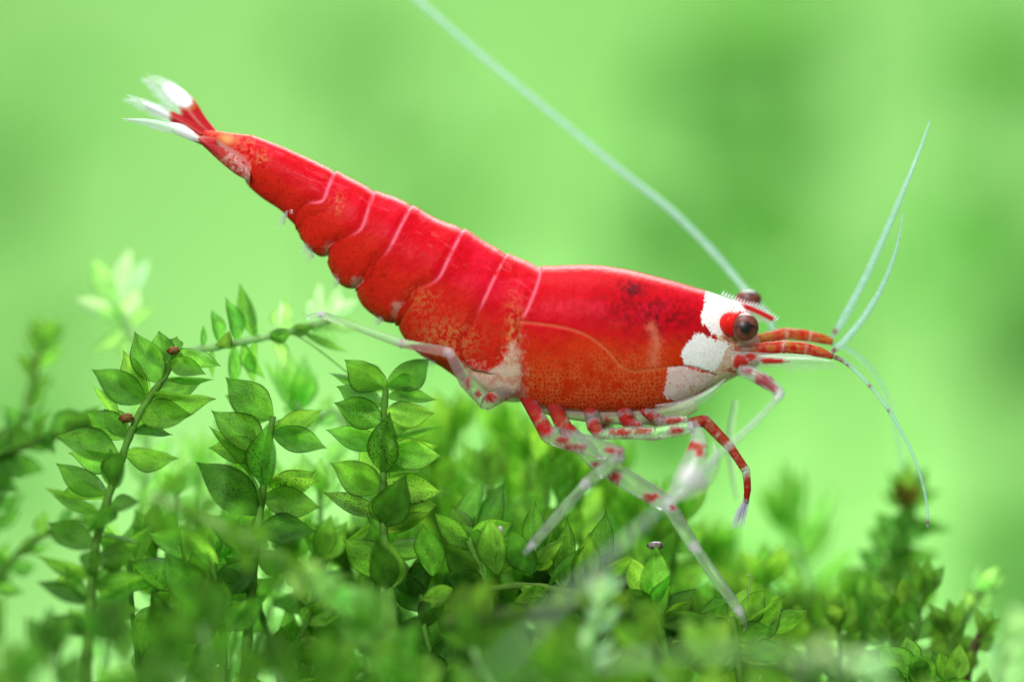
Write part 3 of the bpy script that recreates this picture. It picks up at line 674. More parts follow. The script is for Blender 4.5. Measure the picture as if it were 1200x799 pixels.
def build_legs():
    milk = (0.80, 0.78, 0.86)
    # hindmost walking leg, stretched back along the belly
    limb('leg', straight([(606, 452, -0.15), (570, 472, -0.46), (545, 445, -0.58), (526, 413, -0.62)])+straight([(526, 412.5, -0.62), (469, 402, -0.64)])[1:], [9]*3+[9]*4+[8.5, 8, 7, 5.5]+[6.0, 5.5, 5.3, 5.6], M_GLASS,
         patchcol([(575, 466, 9, 7), (598, 470, 8, 6), (548, 448, 3, 9), (560, 462, 5, 4)], (0.50, 0.02, 0.015), 0.10, [(526, 413, 7), (470, 402, 6)], (0.85, 0.66, 0.72)), n=90, nseg=16)
    lg = limb('leg', straight([(470, 402, -0.64), (376, 368, -0.60), (359, 372, -0.58)]), [5.2, 4.4, 4.0, 4.2, 3.6, 2.6, 0.6], M_GLASS, patchcol([], base=0.08, joints=[(376, 368, 5), (469, 402, 4)]), n=60)
    # two walking legs standing in the moss
    limb('leg', straight([(612, 455, -0.10), (642, 509, -0.46), (684, 520, -0.66), (727, 533, -0.74)])+straight([(727, 534, -0.74), (686, 567, -0.74), (622, 640, -0.72), (613, 650, -0.70)])[1:],
         [9, 9, 9.5, 10, 11, 12.5, 12, 12, 13, 11, 8.5]+[8, 7.6, 7.2, 6.4, 6.2, 5.8, 5.2, 4.8, 4.4, 3.0, 0.8], M_GLASS,
         patchcol([(616, 465, 18, 22), (624, 484, 15, 18), (636, 502, 14, 14), (660, 516, 13, 6), (674, 524, 14, 5), (716, 528, 9, 4), (730, 530, 6, 5)], (0.52, 0.012, 0.016), 0.07, [(728, 533, 9), (686, 567, 6), (623, 640, 5)], milk), n=150, nseg=18)
    limb('leg', straight([(640, 458, -0.10), (662, 502, -0.36), (700, 541, -0.52), (782, 590, -0.62)])+straight([(783, 591, -0.62), (814, 641, -0.60), (866, 715, -0.55), (876, 736, -0.52)])[1:],
         [9, 9, 9.5, 9, 10, 11, 11, 11, 12, 12, 9.5]+[8, 7.8, 7.4, 6.8, 6.6, 6.2, 5.6, 5.2, 4.8, 2.6, 0.8], M_GLASS,
         patchcol([(645, 470, 18, 20), (654, 487, 15, 16), (664, 503, 13, 12), (699, 544, 6, 4), (720, 559, 9, 7), (762, 583, 14, 7), (788, 595, 4, 5), (803, 606, 2, 6)], (0.50, 0.030, 0.018), 0.07, [(783, 591, 8), (814, 641, 7), (866, 716, 6)], milk), n=150, nseg=18)
    # folded legs under the breast
    limb('leg', straight([(688, 464, -0.10), (697, 500, -0.34), (702, 509, -0.40)])+straight([(708, 506, -0.40), (768, 508, -0.46), (813, 500, -0.48)])[1:],
         [8, 9, 9.5, 9, 8, 7, 6]+[8, 9, 8, 8, 8, 6], M_GLASS, patchcol([(690, 476, 14, 12), (697, 500, 12, 11), (728, 507, 17, 6), (752, 505, 12, 5), (792, 504, 12, 5)], (0.52, 0.03, 0.015), 0.07, [(812, 500, 6)]), n=90)
    limb('leg', straight([(724, 462, -0.08), (736, 494, -0.30), (752, 500, -0.38)]), [9, 9.5, 9, 8, 7, 6, 4], M_GLASS, patchcol([(728, 474, 14, 12), (734, 492, 13, 11), (746, 498, 8, 6)], (0.54, 0.02, 0.015), 0.2), n=50)
    limb('leg', straight([(742, 474, -0.12), (775, 493, -0.34), (806, 492, -0.42)]), [5, 6, 6.5, 6, 6, 5.5, 4], M_GLASS, patchcol([(745, 478, 12, 9), (758, 488, 18, 7), (790, 493, 16, 6)], (0.54, 0.03, 0.015), 0.2), n=50)
    limb('leg', [(700, 474, 0.30), (706, 494, 0.34), (716, 505, 0.36)], [9, 8, 5], M_GLASS, patchcol([(706, 494, 10, 12)], (0.5, 0.02, 0.015), 0.2), n=40)
    for (xa, xb, xc) in ((690, 700, 716), (726, 738, 756), (752, 766, 784)):     # their partners on the far side
        limb('leg', straight([(xa, 466, 0.10), (xb, 494, 0.30), (xc, 500, 0.38)]), [8, 8.5, 8, 7, 6, 5, 3], M_GLASS, patchcol([(xa+3, 478, 13, 12), (xb, 494, 11, 8)], (0.52, 0.02, 0.015), 0.2), n=50)
    # claw leg reaching forward, red and banded
    cl = limb('claw_leg', straight([(806, 496, -0.20), (826, 493, -0.22), (856, 524, -0.24), (874, 551, -0.24)])+straight([(875, 553, -0.24), (876, 574, -0.24), (874, 590, -0.24)])[1:],
         [6, 7, 7.5, 7, 7, 6, 5.6, 5.4, 5.2, 5.2, 5]+[4.2, 4.4, 4.2, 3.8, 3.0, 1.5], M_GLASS,
         patchcol([(820, 494, 16, 12), (836, 502, 13, 12), (848, 515, 12, 12), (859, 529, 11, 12), (868, 541, 10, 12), (876, 572, 8, 20)], (0.48, 0.020, 0.012), 0.25, [(875, 552, 5)]), n=110)
    rt = [P(876+rng.normal(0, 1.2), 574+16*rng.random(), -0.24) for _ in range(60)]
    tp = [P(864+rng.normal(0, 5.0), 604+18*rng.random(), -0.24+rng.normal(0, 0.03)) for _ in range(60)]
    setae('bristle_tuft', rt, tp, 0.008, cl, (0.90, 0.90, 1.0), 0.22)
    # pale chela legs held low, nearer to the lens
    limb('claw_leg', [(812, 496, -0.40), (818, 512, -0.60), (816, 530, -0.80), (808, 553, -1.0), (796, 574, -1.15), (778, 592, -1.2)], [6, 9, 13, 17, 14, 3], M_FILM,
         patchcol([(815, 523, 14, 7), (820, 530, 7, 6)], (0.52, 0.04, 0.02), 0.10, [(808, 556, 12)], (0.86, 0.80, 0.88)), n=60, nseg=18, flat=0.6)
    limb('claw_leg', [(836, 520, -0.60), (838, 535, -0.9), (832, 552, -1.2), (815, 572, -1.4), (790, 585, -1.5)], [3, 8, 12, 11, 3], M_FILM, patchcol([], base=0.10, joints=[(820, 565, 9)], milk=(0.86, 0.82, 0.88)), n=50, nseg=16, flat=0.6)
    limb('claw_leg', [(862, 470, 0.5), (856, 510, 0.7), (858, 550, 0.9), (864, 585, 1.0)], [3, 3.4, 3, 2], M_GLASS, flatcol((0.85, 0.87, 0.92), 0.18), n=40)
    # breast membrane strip under the carapace edge
    limb('breast_membrane', [(616, 470, -0.06), (650, 478, -0.08), (700, 484, -0.10), (750, 486, -0.12), (790, 482, -0.12), (815, 474, -0.1)], [7, 10, 12, 12, 12, 8], M_GLASS,
         patchcol([(660, 482, 6, 8), (712, 492, 6, 5), (738, 492, 8, 6), (770, 490, 14, 4)], (0.62, 0.10, 0.06), 0.4, [], (0.85, 0.66, 0.56)), n=60, nseg=20)
build_legs()

def build_swimmerets():
    data = [((340, 250), (334, 272), 9), ((366, 284), (372, 312), 12), ((402, 322), (398, 345), 12), ((452, 362), (452, 388), 14), ((500, 408), (520, 440), 14)]
    for k, ((x0, y0), (x1, y1), wd) in enumerate(data):
        for sd in ((-1, 1) if k in (1, 3) else (-1,)):
            y = 0.16*sd+0.0
            o = blade('swimmeret', [(x0+8, y0-16), (x0+7, y0-8), (x0+3, y0+1)], [(x0-2, y0-15), (x0-2, y0-8), (x0, y0+1)], M_FILM, flatcol((0.86, 0.92, 0.84), 0.0), y, y-0.03, 0.02, 0.003, n=20, m=8)
            rt, tp = [], []
            for _ in range(44):
                u = rng.random(); bx = x0-wd*0.2+(x1-x0)*u*0.7; by = y0-4+(y1-y0)*u*0.7
                rt.append(P(bx, by, y)); tp.append(P(bx-4-10*rng.random(), by+2+9*rng.random(), y+rng.normal(0, 0.05)))
            setae('hair_fringe', rt, tp, 0.004, o, (0.85, 0.95, 0.85), 0.05)
build_swimmerets()

def build_tail():
    def tc(wc, r0, seed, clear=0.2, red=(0.56, 0.012, 0.018)):
        """wc: white spot ellipse (x, y, rx, ry, angle), r0: x right of which the blade is red"""
        def f(u, v, px, py):
            n = fbm(px*0.25+seed, py*0.25, 3); c = np.tile(np.array([0.84, 0.93, 0.97]), (len(u), 1)); a = np.full(len(u), clear)
            q = sstep(r0-4, r0+4, px+6*(n-0.5)); c = mixc(c, red, q); a = np.maximum(a, 0.94*q)
            st = np.exp(-((v-0.5)/0.04)**2); c = mixc(c, (0.75, 0.35, 0.35), st*q*0.5)
            x, y, rx, ry, an = wc; cx, sx = math.cos(an), math.sin(an); dx, dy = px-x, py-y
            d = np.hypot((dx*cx+dy*sx)/rx, (-dx*sx+dy*cx)/ry)
            w_ = 1-sstep(0.85, 1.08, d+0.25*(n-0.5)); c = mixc(c, (0.90, 0.92, 0.95), w_); a = np.maximum(a, w_)
            o = np.exp(-((d-1.1)/0.10)**2)*q*0.6; c = mixc(c, (0.60, 0.30, 0.06), o)
            e = sstep(0.82, 1.0, np.abs(v-0.5)*2)*(1-q)*(1-w_); a = np.maximum(a, e*0.35)
            return np.concatenate([c, a[:, None]], 1)
        return f
    def fringe(par, edge, direction, n, ln, y):
        e = catmull(np.array(edge, float), n); d = np.array(direction, float); d /= np.linalg.norm(d)
        rt, tp = [], []
        for q in e:
            L = ln*(0.7+0.5*rng.random()); an = rng.normal(0, 0.12); dd = np.array([d[0]*math.cos(an)-d[1]*math.sin(an), d[0]*math.sin(an)+d[1]*math.cos(an)])
            rt.append(P(q[0], q[1], y)); tp.append(P(q[0]+dd[0]*L, q[1]+dd[1]*L, y+rng.normal(0, 0.02)))
        setae('hair_fringe', rt, tp, 0.005, par, (0.86, 0.95, 0.97), 0.22)
    o = blade('tail_fin', [(256, 156), (240, 136), (226, 115), (205, 100), (190, 94), (176, 93)], [(232, 154), (220, 144), (203, 127), (190, 111), (182, 101), (176, 94)], M_FILM, tc((208, 112, 21, 10.5, 0.62), 211, 1, 0.05), 0.05, 0.30, 0.04, 0.02)
    fringe(o, [(203, 127), (190, 111), (182, 100), (176, 94)], (-1, -0.1), 40, 13, 0.26)
    fringe(o, [(222, 112), (205, 99), (190, 93), (176, 92)], (-0.8, -0.5), 24, 8, 0.26)
    o = blade('tail_fin', [(244, 154), (225, 142), (205, 132), (180, 122), (152, 115)], [(232, 162), (214, 151), (196, 140), (172, 127), (152, 116)], M_FILM, tc((183, 128.5, 18, 4.6, 0.50), 199, 2, 0.05), 0.0, 0.10, 0.03, 0.02)
    fringe(o, [(212, 150), (196, 140), (172, 127), (155, 117)], (-1, -0.02), 44, 14, 0.06)
    fringe(o, [(205, 131), (180, 121), (155, 114)], (-1, -0.35), 26, 9, 0.06)
    o = blade('tail_fin', [(252, 162), (236, 160), (215, 146), (196, 143), (170, 139), (148, 139)], [(256, 182), (236, 170), (218, 163), (200, 156), (175, 147), (148, 140)], M_FILM, tc((217, 155.5, 21, 6.0, 0.52), 228, 3, 0.22), -0.16, -0.20, 0.04, 0.02)
    fringe(o, [(200, 155), (176, 147), (150, 140)], (-1, 0.02), 30, 10, -0.2)
    def oc(u, v, px, py):
        n = fbm(px*0.2, py*0.2, 44); c = np.tile(np.array([0.70, 0.26, 0.24]), (len(u), 1)); c = mixc(c, (0.58, 0.012, 0.020), sstep(0.36, 0.56, n+0.45*(272-px)/40)); c = mixc(c, (0.86, 0.72, 0.66), sstep(0.55, 0.7, fbm(px*0.25+5, py*0.25, 48))*sstep(255, 280, px)*0.8)
        return np.concatenate([c, np.full((len(u), 1), 0.80)], 1)
    blade('tail_fin', [(293, 199), (285, 188), (262, 174), (242, 164), (228, 158)], [(293, 213), (277, 205), (258, 190), (244, 177), (228, 162)], M_FILM, oc, -0.20, -0.16, 0.05, 0.03)
build_tail()

# ------------------------------------------------------------------ moss
def make_leaf_mesh(name, cup, arch, twist, fold, seed):
    r = np.random.default_rng(seed); n, m = 17, 7
    vs_ = np.linspace(0, 1, n)
    prof = np.interp(vs_, [0, .05, .12, .2, .3, .4, .5, .6, .7, .78, .85, .90, .95, 1], [.13, .30, .52, .73, .91, 1.0, .99, .90, .73, .53, .33, .19, .075, .0])
    V, UV = [], []
    for i, v in enumerate(vs_):
        for j in range(m):
            s = j/(m-1)*2-1
            y = 0.5*prof[i]*s*(1+0.06*math.sin(v*7+seed*1.7)*(1 if s > 0 else -1))
            tw = twist*(v-0.3)
            z = cup*(s*s*prof[i]**2)*0.5+arch*(v*v)+fold*abs(s)*prof[i]*0.3
            y, z = y*math.cos(tw)-z*math.sin(tw)*0.5, y*math.sin(tw)*0.6+z
            V.append((v, y, z+0.02*math.sin(v*5+s*2+seed))); UV.append(((s+1)/2, v))
    me = bpy.data.meshes.new(name)
    me.from_pydata([tuple(q) for q in V], [], [tuple(int(x) for x in f) for f in grid_faces(n, m)]); me.update()
    me.polygons.foreach_set('use_smooth', [True]*len(me.polygons))
    ul = me.uv_layers.new(name='UVMap')
    for l in me.loops: ul.data[l.index].uv = UV[l.vertex_index]
    return me
LEAVES, LEAVES_PALE = [], []
specs = [(0.7, 0.15, 0.1, 0.0), (0.8, -0.2, -0.3, 0.1), (-0.7, 0.25, 0.3, 0.0), (0.6, 0.4, -0.2, 0.25), (0.9, -0.35, 0.25, 0.0), (-0.8, -0.2, -0.4, 0.1), (0.6, 0.1, 0.6, 0.3), (1.0, 0.2, 0.0, 0.4)]
for k, sp in enumerate(specs):
    a = make_leaf_mesh('leaf', *sp, seed=k); a.materials.append(M_LEAF); LEAVES.append(a)
    b = make_leaf_mesh('leaf', *sp, seed=k); b.materials.append(M_LEAF_PALE); LEAVES_PALE.append(b)

def put_leaf(root, base, tip, wpx, tint, speck=0.0, pale=False, roll=None, variant=None):
    """base, tip: world points in units; wpx: width in px"""
    base, tip = np.array(base, float), np.array(tip, float)
    d = tip-base; Lg = np.linalg.norm(d); e = d/Lg
    view = np.array([0, -1.0, 0]); side = np.cross(view, e)
    if np.linalg.norm(side) < 0.05: side = np.array([1.0, 0, 0])
    side /= np.linalg.norm(side); nrm = np.cross(e, side)
    roll = random.gauss(0, 0.35) if roll is None else roll
    s2 = side*math.cos(roll)+nrm*math.sin(roll); n2 = np.cross(e, s2)
    wd = wpx/100/max(0.75, math.cos(roll))
    me = (LEAVES_PALE if pale else LEAVES)[random.randrange(8) if variant is None else variant]
    o = bpy.data.objects.new('leaf', me); col.objects.link(o); o.parent = root
    zs = 0.5*(wd+Lg*0.5)*0.8
    m = Matrix(((e[0]*Lg*S, s2[0]*wd*S, n2[0]*zs*S, 0), (e[1]*Lg*S, s2[1]*wd*S, n2[1]*zs*S, 0), (e[2]*Lg*S, s2[2]*wd*S, n2[2]*zs*S, 0), (0, 0, 0, 1)))
    loc = Vector([float(q) for q in base])*S-root.location
    m.translation = loc
    o.matrix_local = m
    k = random.uniform(0.82, 1.2); h = random.uniform(-0.08, 0.06)
    o.color = (tint[0]*k*(1+h*2.0), tint[1]*k, tint[2]*k*(1-h), speck)
    return o

def shoot(label, path, r, tint_stem, group=None, name='moss_shoot', root_down=True):
    """path: list of (px, py, depth) from the base up; r = (base, tip) radius px. Extends the stem down into the bed."""
    pts = [P(*q) for q in path]
    if root_down:
        b = pts[0]; nb = np.array([b[0]*0.99-0.15, b[1]+0.1, min(BED_Z+0.05, b[2]-0.6)])
        pts = [nb, (nb+b)/2+np.array([0.08, 0, 0])]+pts
    pts = np.array(pts); n = max(20, 6*len(pts)); cur = catmull(pts, n)
    root = empty(name, pts[0], label, 'moss', group)
    rad = np.interp(np.linspace(0, 1, n), [0, 1], [r[0]/100, r[1]/100])*(1+0.12*np.sin(np.arange(n)*1.9))
    v, f, _, _ = tube_data(cur, rad, 8)
    o = mk('stem', v, f, M_STEM, root, origin=pts[0]); o.color = (*tint_stem, 1)
    return root, cur

G_MID = (0.115, 0.295, 0.030); G_DARK = (0.058, 0.17, 0.020); G_LIGHT = (0.19, 0.42, 0.055); G_PALE = (0.42, 0.72, 0.24); G_WHITE = (0.66, 0.86, 0.68); G_OLIVE = (0.13, 0.27, 0.035)
STEM_G = (0.13, 0.33, 0.045); STEM_P = (0.36, 0.66, 0.24); STEM_D = (0.06, 0.13, 0.03)

def traced(label, path, r, stem_tint, leaves, y, tint, **kw):
    """leaves: (bx, by, tx, ty, width[, depth offset, tint, speck])"""
    extra = kw.pop('extra', 0.5); pale = kw.pop('pale', False); extra = 0 if pale else extra; yfun = kw.pop('yfun', None)
    root, cur = shoot(label, path, r, stem_tint, **kw)
    kx = cur[:, 0]*100/((D+cur[:, 1])/D)+600; kz = 399.5-cur[:, 2]*100/((D+cur[:, 1])/D)
    for lf in leaves:
        bx, by, tx, ty, wd = lf[:5]; dy = lf[5] if len(lf) > 5 else None; tn = lf[6] if len(lf) > 6 and lf[6] else tint; sp = lf[7] if len(lf) > 7 else random.choice([0, 0, 0.18, 0.3])
        i = int(np.argmin(np.hypot(kx-bx, kz-by))); yb = cur[i, 1]
        if dy is None: dy = random.uniform(-0.12, 0.12)
        base = P(bx, by, yb+dy*0.35)
        tip = P(tx, ty, yb+dy+random.uniform(-0.10, 0.06))
        near = cur[i]          # leaf foot reaches the stem
        if np.linalg.norm(base-near) > 0.03 and np.linalg.norm(base-near) < 0.16: base = near*0.7+base*0.3
        put_leaf(root, base, tip, wd*1.04, tn, sp, pale)
        if extra and random.random() < extra:       # the rank of leaves behind
            e = tip-base; an = random.choice((-1, 1))*random.uniform(0.25, 0.7); L2 = random.uniform(0.75, 0.95)
            t2 = base+np.array([e[0]*math.cos(an)-e[2]*math.sin(an), e[1]+random.uniform(0.15, 0.4), e[0]*math.sin(an)+e[2]*math.cos(an)])*L2
            put_leaf(root, base+np.array([0, 0.03, 0]), t2, max(wd, 22)*0.85, random.choice([G_LIGHT, G_MID, (0.22, 0.46, 0.07)]), sp, False)
    return root

DK, LT, OL = G_DARK, G_LIGHT, G_OLIVE
broad_shoot = traced('upright moss shoot with broad green leaves and a small brown bud on its stem', [(100, 830, -1.5), (105, 720, -1.2), (112, 640, -0.9), (126, 585, -0.65), (140, 545, -0.5), (150, 515, -0.45), (162, 488, -0.4), (178, 462, -0.35), (194, 440, -0.3), (198, 425, -0.3)], (8, 4), STEM_G, [
    (190, 447, 156, 389, 39, -0.1), (168, 467, 106, 433, 37, -0.05), (174, 462, 152, 424, 20, 0.12, LT), (194, 425, 241, 437, 23, -0.1), (212, 411, 259, 428, 19, -0.02, LT), (196, 420, 184, 389, 30, 0.1),
    (192, 446, 252, 444, 9, 0.0), (172, 463, 251, 475, 31, -0.08), (163, 487, 226, 485, 35, -0.14), (150, 512, 99, 482, 32, -0.06), (140, 487, 107, 452, 14, 0.1, LT), (135, 533, 62, 512, 36, -0.05), (157, 508, 202, 511, 15, 0.12, DK),
    (148, 535, 207, 541, 28, -0.05), (122, 578, 65, 541, 29, 0), (108, 600, 54, 570, 17, 0.05), (133, 570, 147, 526, 30, -0.28, DK), (122, 600, 167, 590, 26, -0.2, DK), (108, 640, 54, 612, 32, -0.05, DK), (103, 668, 42, 653, 18, 0),
    (116, 632, 168, 636, 15, 0.05), (114, 655, 162, 648, 32, -0.2, DK), (112, 690, 172, 672, 20, 0.05), (110, 705, 168, 684, 18, 0.1), (108, 728, 150, 706, 24, 0.05), (105, 706, 42, 681, 20, -0.05, DK), (112, 620, 116, 582, 30, -0.35, DK), (108, 680, 122, 640, 30, -0.35, DK), (104, 740, 60, 722, 24, -0.1, DK)], 0, G_MID)
traced('low moss shoot with stacked leaf tips between the broad leaved and the specked shoot', [(262, 830, -0.8), (262, 760, -0.7), (258, 710, -0.6), (250, 668, -0.5), (246, 640, -0.45)], (7, 4), STEM_G, [
    (240, 652, 171, 626, 34, -0.05, None, 0.3), (238, 640, 178, 618, 18, 0.1), (232, 684, 150, 658, 38, -0.02), (238, 708, 192, 648, 44, -0.2), (262, 672, 212, 612, 36, 0.1, LT), (256, 720, 236, 676, 34, -0.3, DK), (212, 742, 172, 692, 26, -0.1, DK), (188, 748, 178, 694, 30, -0.15, DK), (262, 700, 300, 652, 36, -0.1, DK), (262, 735, 310, 700, 34, -0.2), (220, 752, 262, 712, 30, -0.3, DK)], 0, G_MID)
traced('pale young moss tip with whitish leaves, just behind the broad leaved shoot', [(182, 440, 0.5), (172, 415, 0.9), (160, 398, 1.1), (146, 376, 1.25), (136, 352, 1.3)], (3.5, 6), STEM_P, [
    (136, 354, 110, 297, 27, -0.1, G_PALE), (136, 352, 154, 288, 24, 0.1, G_WHITE), (138, 352, 176, 302, 26, 0.2, G_WHITE), (140, 370, 166, 337, 21, 0, G_WHITE), (132, 372, 84, 351, 20, 0, G_WHITE), (152, 385, 184, 356, 14, 0.1), (146, 384, 104, 418, 15, 0), (150, 394, 140, 428, 15, -0.1), (140, 384, 113, 358, 20, -0.1)], 0, G_PALE, pale=True, root_down=False)
traced('pale stemmed moss runner with narrow leaves standing up and hanging down', [(196, 432, -0.1), (212, 414, 0.1), (250, 407, 0.15), (290, 399, 0.2), (320, 393, 0.25), (352, 385, 0.35), (385, 376, 0.5)], (5, 4.5), STEM_P, [
    (238, 405, 237, 380, 7, 0), (258, 400, 247, 363, 15, 0.1), (278, 396, 268, 348, 19, 0), (297, 392, 281, 331, 19, 0), (257, 412, 269, 385, 17, -0.2, OL, 0.25), (312, 397, 341, 391, 18, -0.15), (342, 394, 368, 382, 15, -0.1, OL), (250, 411, 249, 443, 8, 0.1), (275, 408, 273, 456, 15, 0.1), (284, 404, 312, 443, 20, -0.05), (302, 401, 299, 452, 14, 0.15, LT), (326, 398, 336, 432, 16, 0.2, G_PALE), (355, 398, 409, 412, 9, 0.1, LT), (298, 395, 301, 378, 5, -0.1)], 0, (0.12, 0.36, 0.045), root_down=False, extra=0.12)
traced('glassy white moss tip below the abdomen lobes of the shrimp', [(352, 385, 0.35), (372, 380, 0.6), (384, 372, 0.8)], (4, 6), STEM_P, [
    (372, 384, 362, 348, 18, 0), (378, 376, 402, 334, 20, 0.1), (384, 374, 422, 350, 18, 0.1), (370, 368, 376, 328, 16, 0.2), (380, 386, 424, 390, 18, 0, G_PALE), (366, 390, 400, 402, 16, 0, G_PALE), (338, 388, 336, 352, 27, 0.3, G_PALE), (326, 384, 329, 350, 8, 0.1)], 0, G_WHITE, pale=True, root_down=False)
traced('translucent pale green bud of overlapping moss leaves between two dark shoots', [(440, 560, 0.9), (415, 520, 0.8), (392, 480, 0.75), (372, 492, 0.7), (352, 490, 0.65), (347, 470, 0.6)], (4, 5), STEM_P, [
    (350, 486, 325, 424, 28, -0.05), (352, 482, 346, 430, 33, -0.15), (354, 480, 364, 428, 28, 0.1), (346, 484, 311, 422, 18, 0), (356, 476, 372, 436, 20, 0.2), (350, 494, 329, 474, 16, -0.2), (362, 508, 377, 476, 15, -0.1), (345, 478, 335, 410, 22, 0.3), (352, 476, 356, 412, 22, 0.35), (378, 484, 388, 463, 14, 0), (372, 505, 402, 486, 16, 0.2), (395, 490, 412, 470, 14, 0.2), (415, 520, 380, 540, 20, 0.2), (410, 515, 440, 498, 18, 0.2)], 0, (0.20, 0.50, 0.08), pale=True)
traced('moss shoot with large dark specked leaves left of the pale bud', [(285, 830, -0.9), (292, 720, -0.6), (300, 640, -0.4), (306, 590, -0.3), (311, 550, -0.25), (316, 510, -0.2), (320, 488, -0.15)], (8, 4), STEM_G, [
    (318, 492, 263, 443, 43, -0.05, None, 0.3), (302, 532, 248, 480, 39, -0.02, None, 0.32), (309, 567, 316, 494, 37, -0.3, (0.075, 0.25, 0.022), 0.42), (298, 563, 243, 500, 18, 0.05), (314, 558, 372, 571, 29, -0.05, LT, 0.46), (308, 584, 378, 594, 36, -0.1, None, 0.28), (304, 603, 227, 541, 46, -0.16, DK, 0.34), (322, 507, 384, 524, 31, 0.15), (318, 500, 360, 520, 24, 0.2, LT), (303, 618, 372, 622, 34, -0.25, DK, 0.3), (300, 640, 240, 600, 30, -0.1), (298, 655, 350, 660, 30, -0.2, DK), (294, 690, 250, 660, 30, -0.2, DK)], 0, G_MID)
traced('moss shoot with paired leaves and one upright specked leaf under the rear leg', [(470, 830, -0.8), (460, 720, -0.55), (455, 665, -0.42), (449, 610, -0.3), (449, 560, -0.25), (452, 515, -0.2), (450, 485, -0.15), (452, 455, -0.1)], (8, 4), STEM_G, [
    (452, 456, 405, 415, 37, -0.1), (454, 444, 503, 419, 34, 0.25), (450, 470, 395, 451, 30, -0.02), (447, 497, 390, 472, 36, -0.1, None, 0.33), (454, 464, 512, 469, 17, 0.05), (454, 480, 511, 483, 31, -0.08, LT, 0.2), (448, 446, 385, 440, 15, 0.2), (450, 552, 454, 484, 37, -0.32, (0.08, 0.24, 0.025), 0.44), (458, 533, 518, 535, 37, -0.1, LT, 0.26), (446, 525, 381, 504, 28, 0.05), (452, 550, 491, 541, 14, 0.05, OL, 0.4), (456, 512, 516, 502, 10, 0.2), (450, 572, 386, 542, 40, -0.12), (445, 605, 377, 577, 22, -0.05, OL, 0.45), (450, 617, 474, 561, 42, -0.38, DK, 0.15), (453, 568, 519, 576, 36, 0.05, LT, 0.4), (456, 592, 514, 591, 36, -0.02, None, 0.33), (456, 622, 506, 598, 18, 0.05, OL, 0.4), (452, 640, 512, 636, 24, 0.08, OL), (450, 622, 430, 590, 18, 0.15, LT), (402, 640, 440, 610, 12, 0.2), (455, 672, 402, 632, 40, -0.15), (456, 690, 440, 628, 34, -0.35, DK)], 0, G_MID)
traced('moss shoot with a tall upright leaf carrying a pale speck near the standing leg', [(560, 830, -0.7), (575, 720, -0.5), (570, 690, -0.42), (560, 660, -0.38), (548, 630, -0.35)], (7, 3.5), STEM_G, [
    (507, 674, 496, 612, 34, -0.25), (545, 645, 508, 600, 26, -0.1, None, 0.35), (552, 672, 520, 632, 30, -0.1, DK, 0.2), (582, 672, 578, 602, 34, -0.1, LT), (548, 632, 600, 612, 34, 0.2), (552, 650, 610, 636, 20, 0.1, OL, 0.3), (535, 632, 528, 590, 30, 0.25), (560, 690, 520, 672, 34, -0.3, DK), (545, 640, 590, 560, 34, 0.5), (565, 660, 540, 612, 34, 0.2), (530, 690, 490, 702, 22, -0.2, LT)], 0, G_MID)
traced('horizontal moss runner below the leg tip with a curled dark leaf', [(760, 830, -0.6), (730, 740, -0.5), (690, 702, -0.45), (650, 690, -0.42), (610, 686, -0.42), (570, 690, -0.45)], (5, 4), (0.13, 0.28, 0.04), [
    (623, 672, 599, 616, 34, -0.2, DK, 0.2), (624, 650, 627, 586, 26, 0.05), (622, 662, 662, 629, 17, -0.05, LT, 0.2), (630, 668, 655, 645, 14, 0.15, LT), (645, 680, 686, 641, 12, -0.12, DK), (682, 684, 688, 622, 33, -0.05, None, 0.2), (702, 678, 743, 647, 19, -0.05), (700, 690, 715, 600, 34, 0.5, DK), (660, 685, 668, 610, 26, 0.4), (606, 690, 640, 700, 14, -0.2, LT), (640, 692, 600, 706, 18, -0.25), (690, 702, 740, 700, 22, -0.2, DK), (632, 660, 610, 640, 14, 0.1)], 0, G_MID)
traced('moss shoot with two pointed leaves between both standing legs', [(790, 830, -0.6), (780, 760, -0.5), (770, 725, -0.45), (764, 705, -0.4)], (6, 4), STEM_G, [
    (756, 704, 767, 637, 36, -0.1, LT, 0.2), (780, 716, 782, 670, 23, 0.0), (775, 722, 815, 690, 22, 0.25, DK), (760, 715, 735, 690, 22, -0.1, DK), (770, 735, 720, 722, 20, -0.2, DK), (772, 730, 830, 722, 24, -0.1, DK)], 0, G_MID)
traced('low moss shoot with round dark rimmed leaves at the foot of the front leg', [(870, 840, -0.6), (866, 780, -0.5), (862, 740, -0.45), (858, 722, -0.42)], (6, 4), STEM_G, [
    (822, 716, 858, 698, 12, -0.05, DK), (858, 735, 900, 690, 30, 0.2), (870, 745, 925, 702, 34, 0.1), (862, 748, 905, 735, 26, -0.1), (860, 745, 820, 728, 24, -0.1, DK), (866, 765, 830, 752, 24, -0.2), (868, 770, 925, 765, 28, -0.2), (900, 740, 950, 715, 26, 0.3)], 0, G_MID)
traced('moss shoot with round dark rimmed leaves and a pale midrib at the mound edge', [(1100, 850, -0.5), (1098, 815, -0.45), (1092, 792, -0.42)], (6, 4), STEM_G, [
    (1114, 800, 1128, 754, 30, -0.1, OL, 0.2), (1092, 800, 1070, 765, 34, -0.02), (1072, 792, 1028, 756, 36, 0, LT), (1090, 795, 1062, 778, 24, -0.1, DK), (1060, 800, 1018, 780, 26, 0.1), (1112, 795, 1092, 760, 22, 0.3), (1105, 805, 1145, 800, 20, 0)], 0, G_MID)

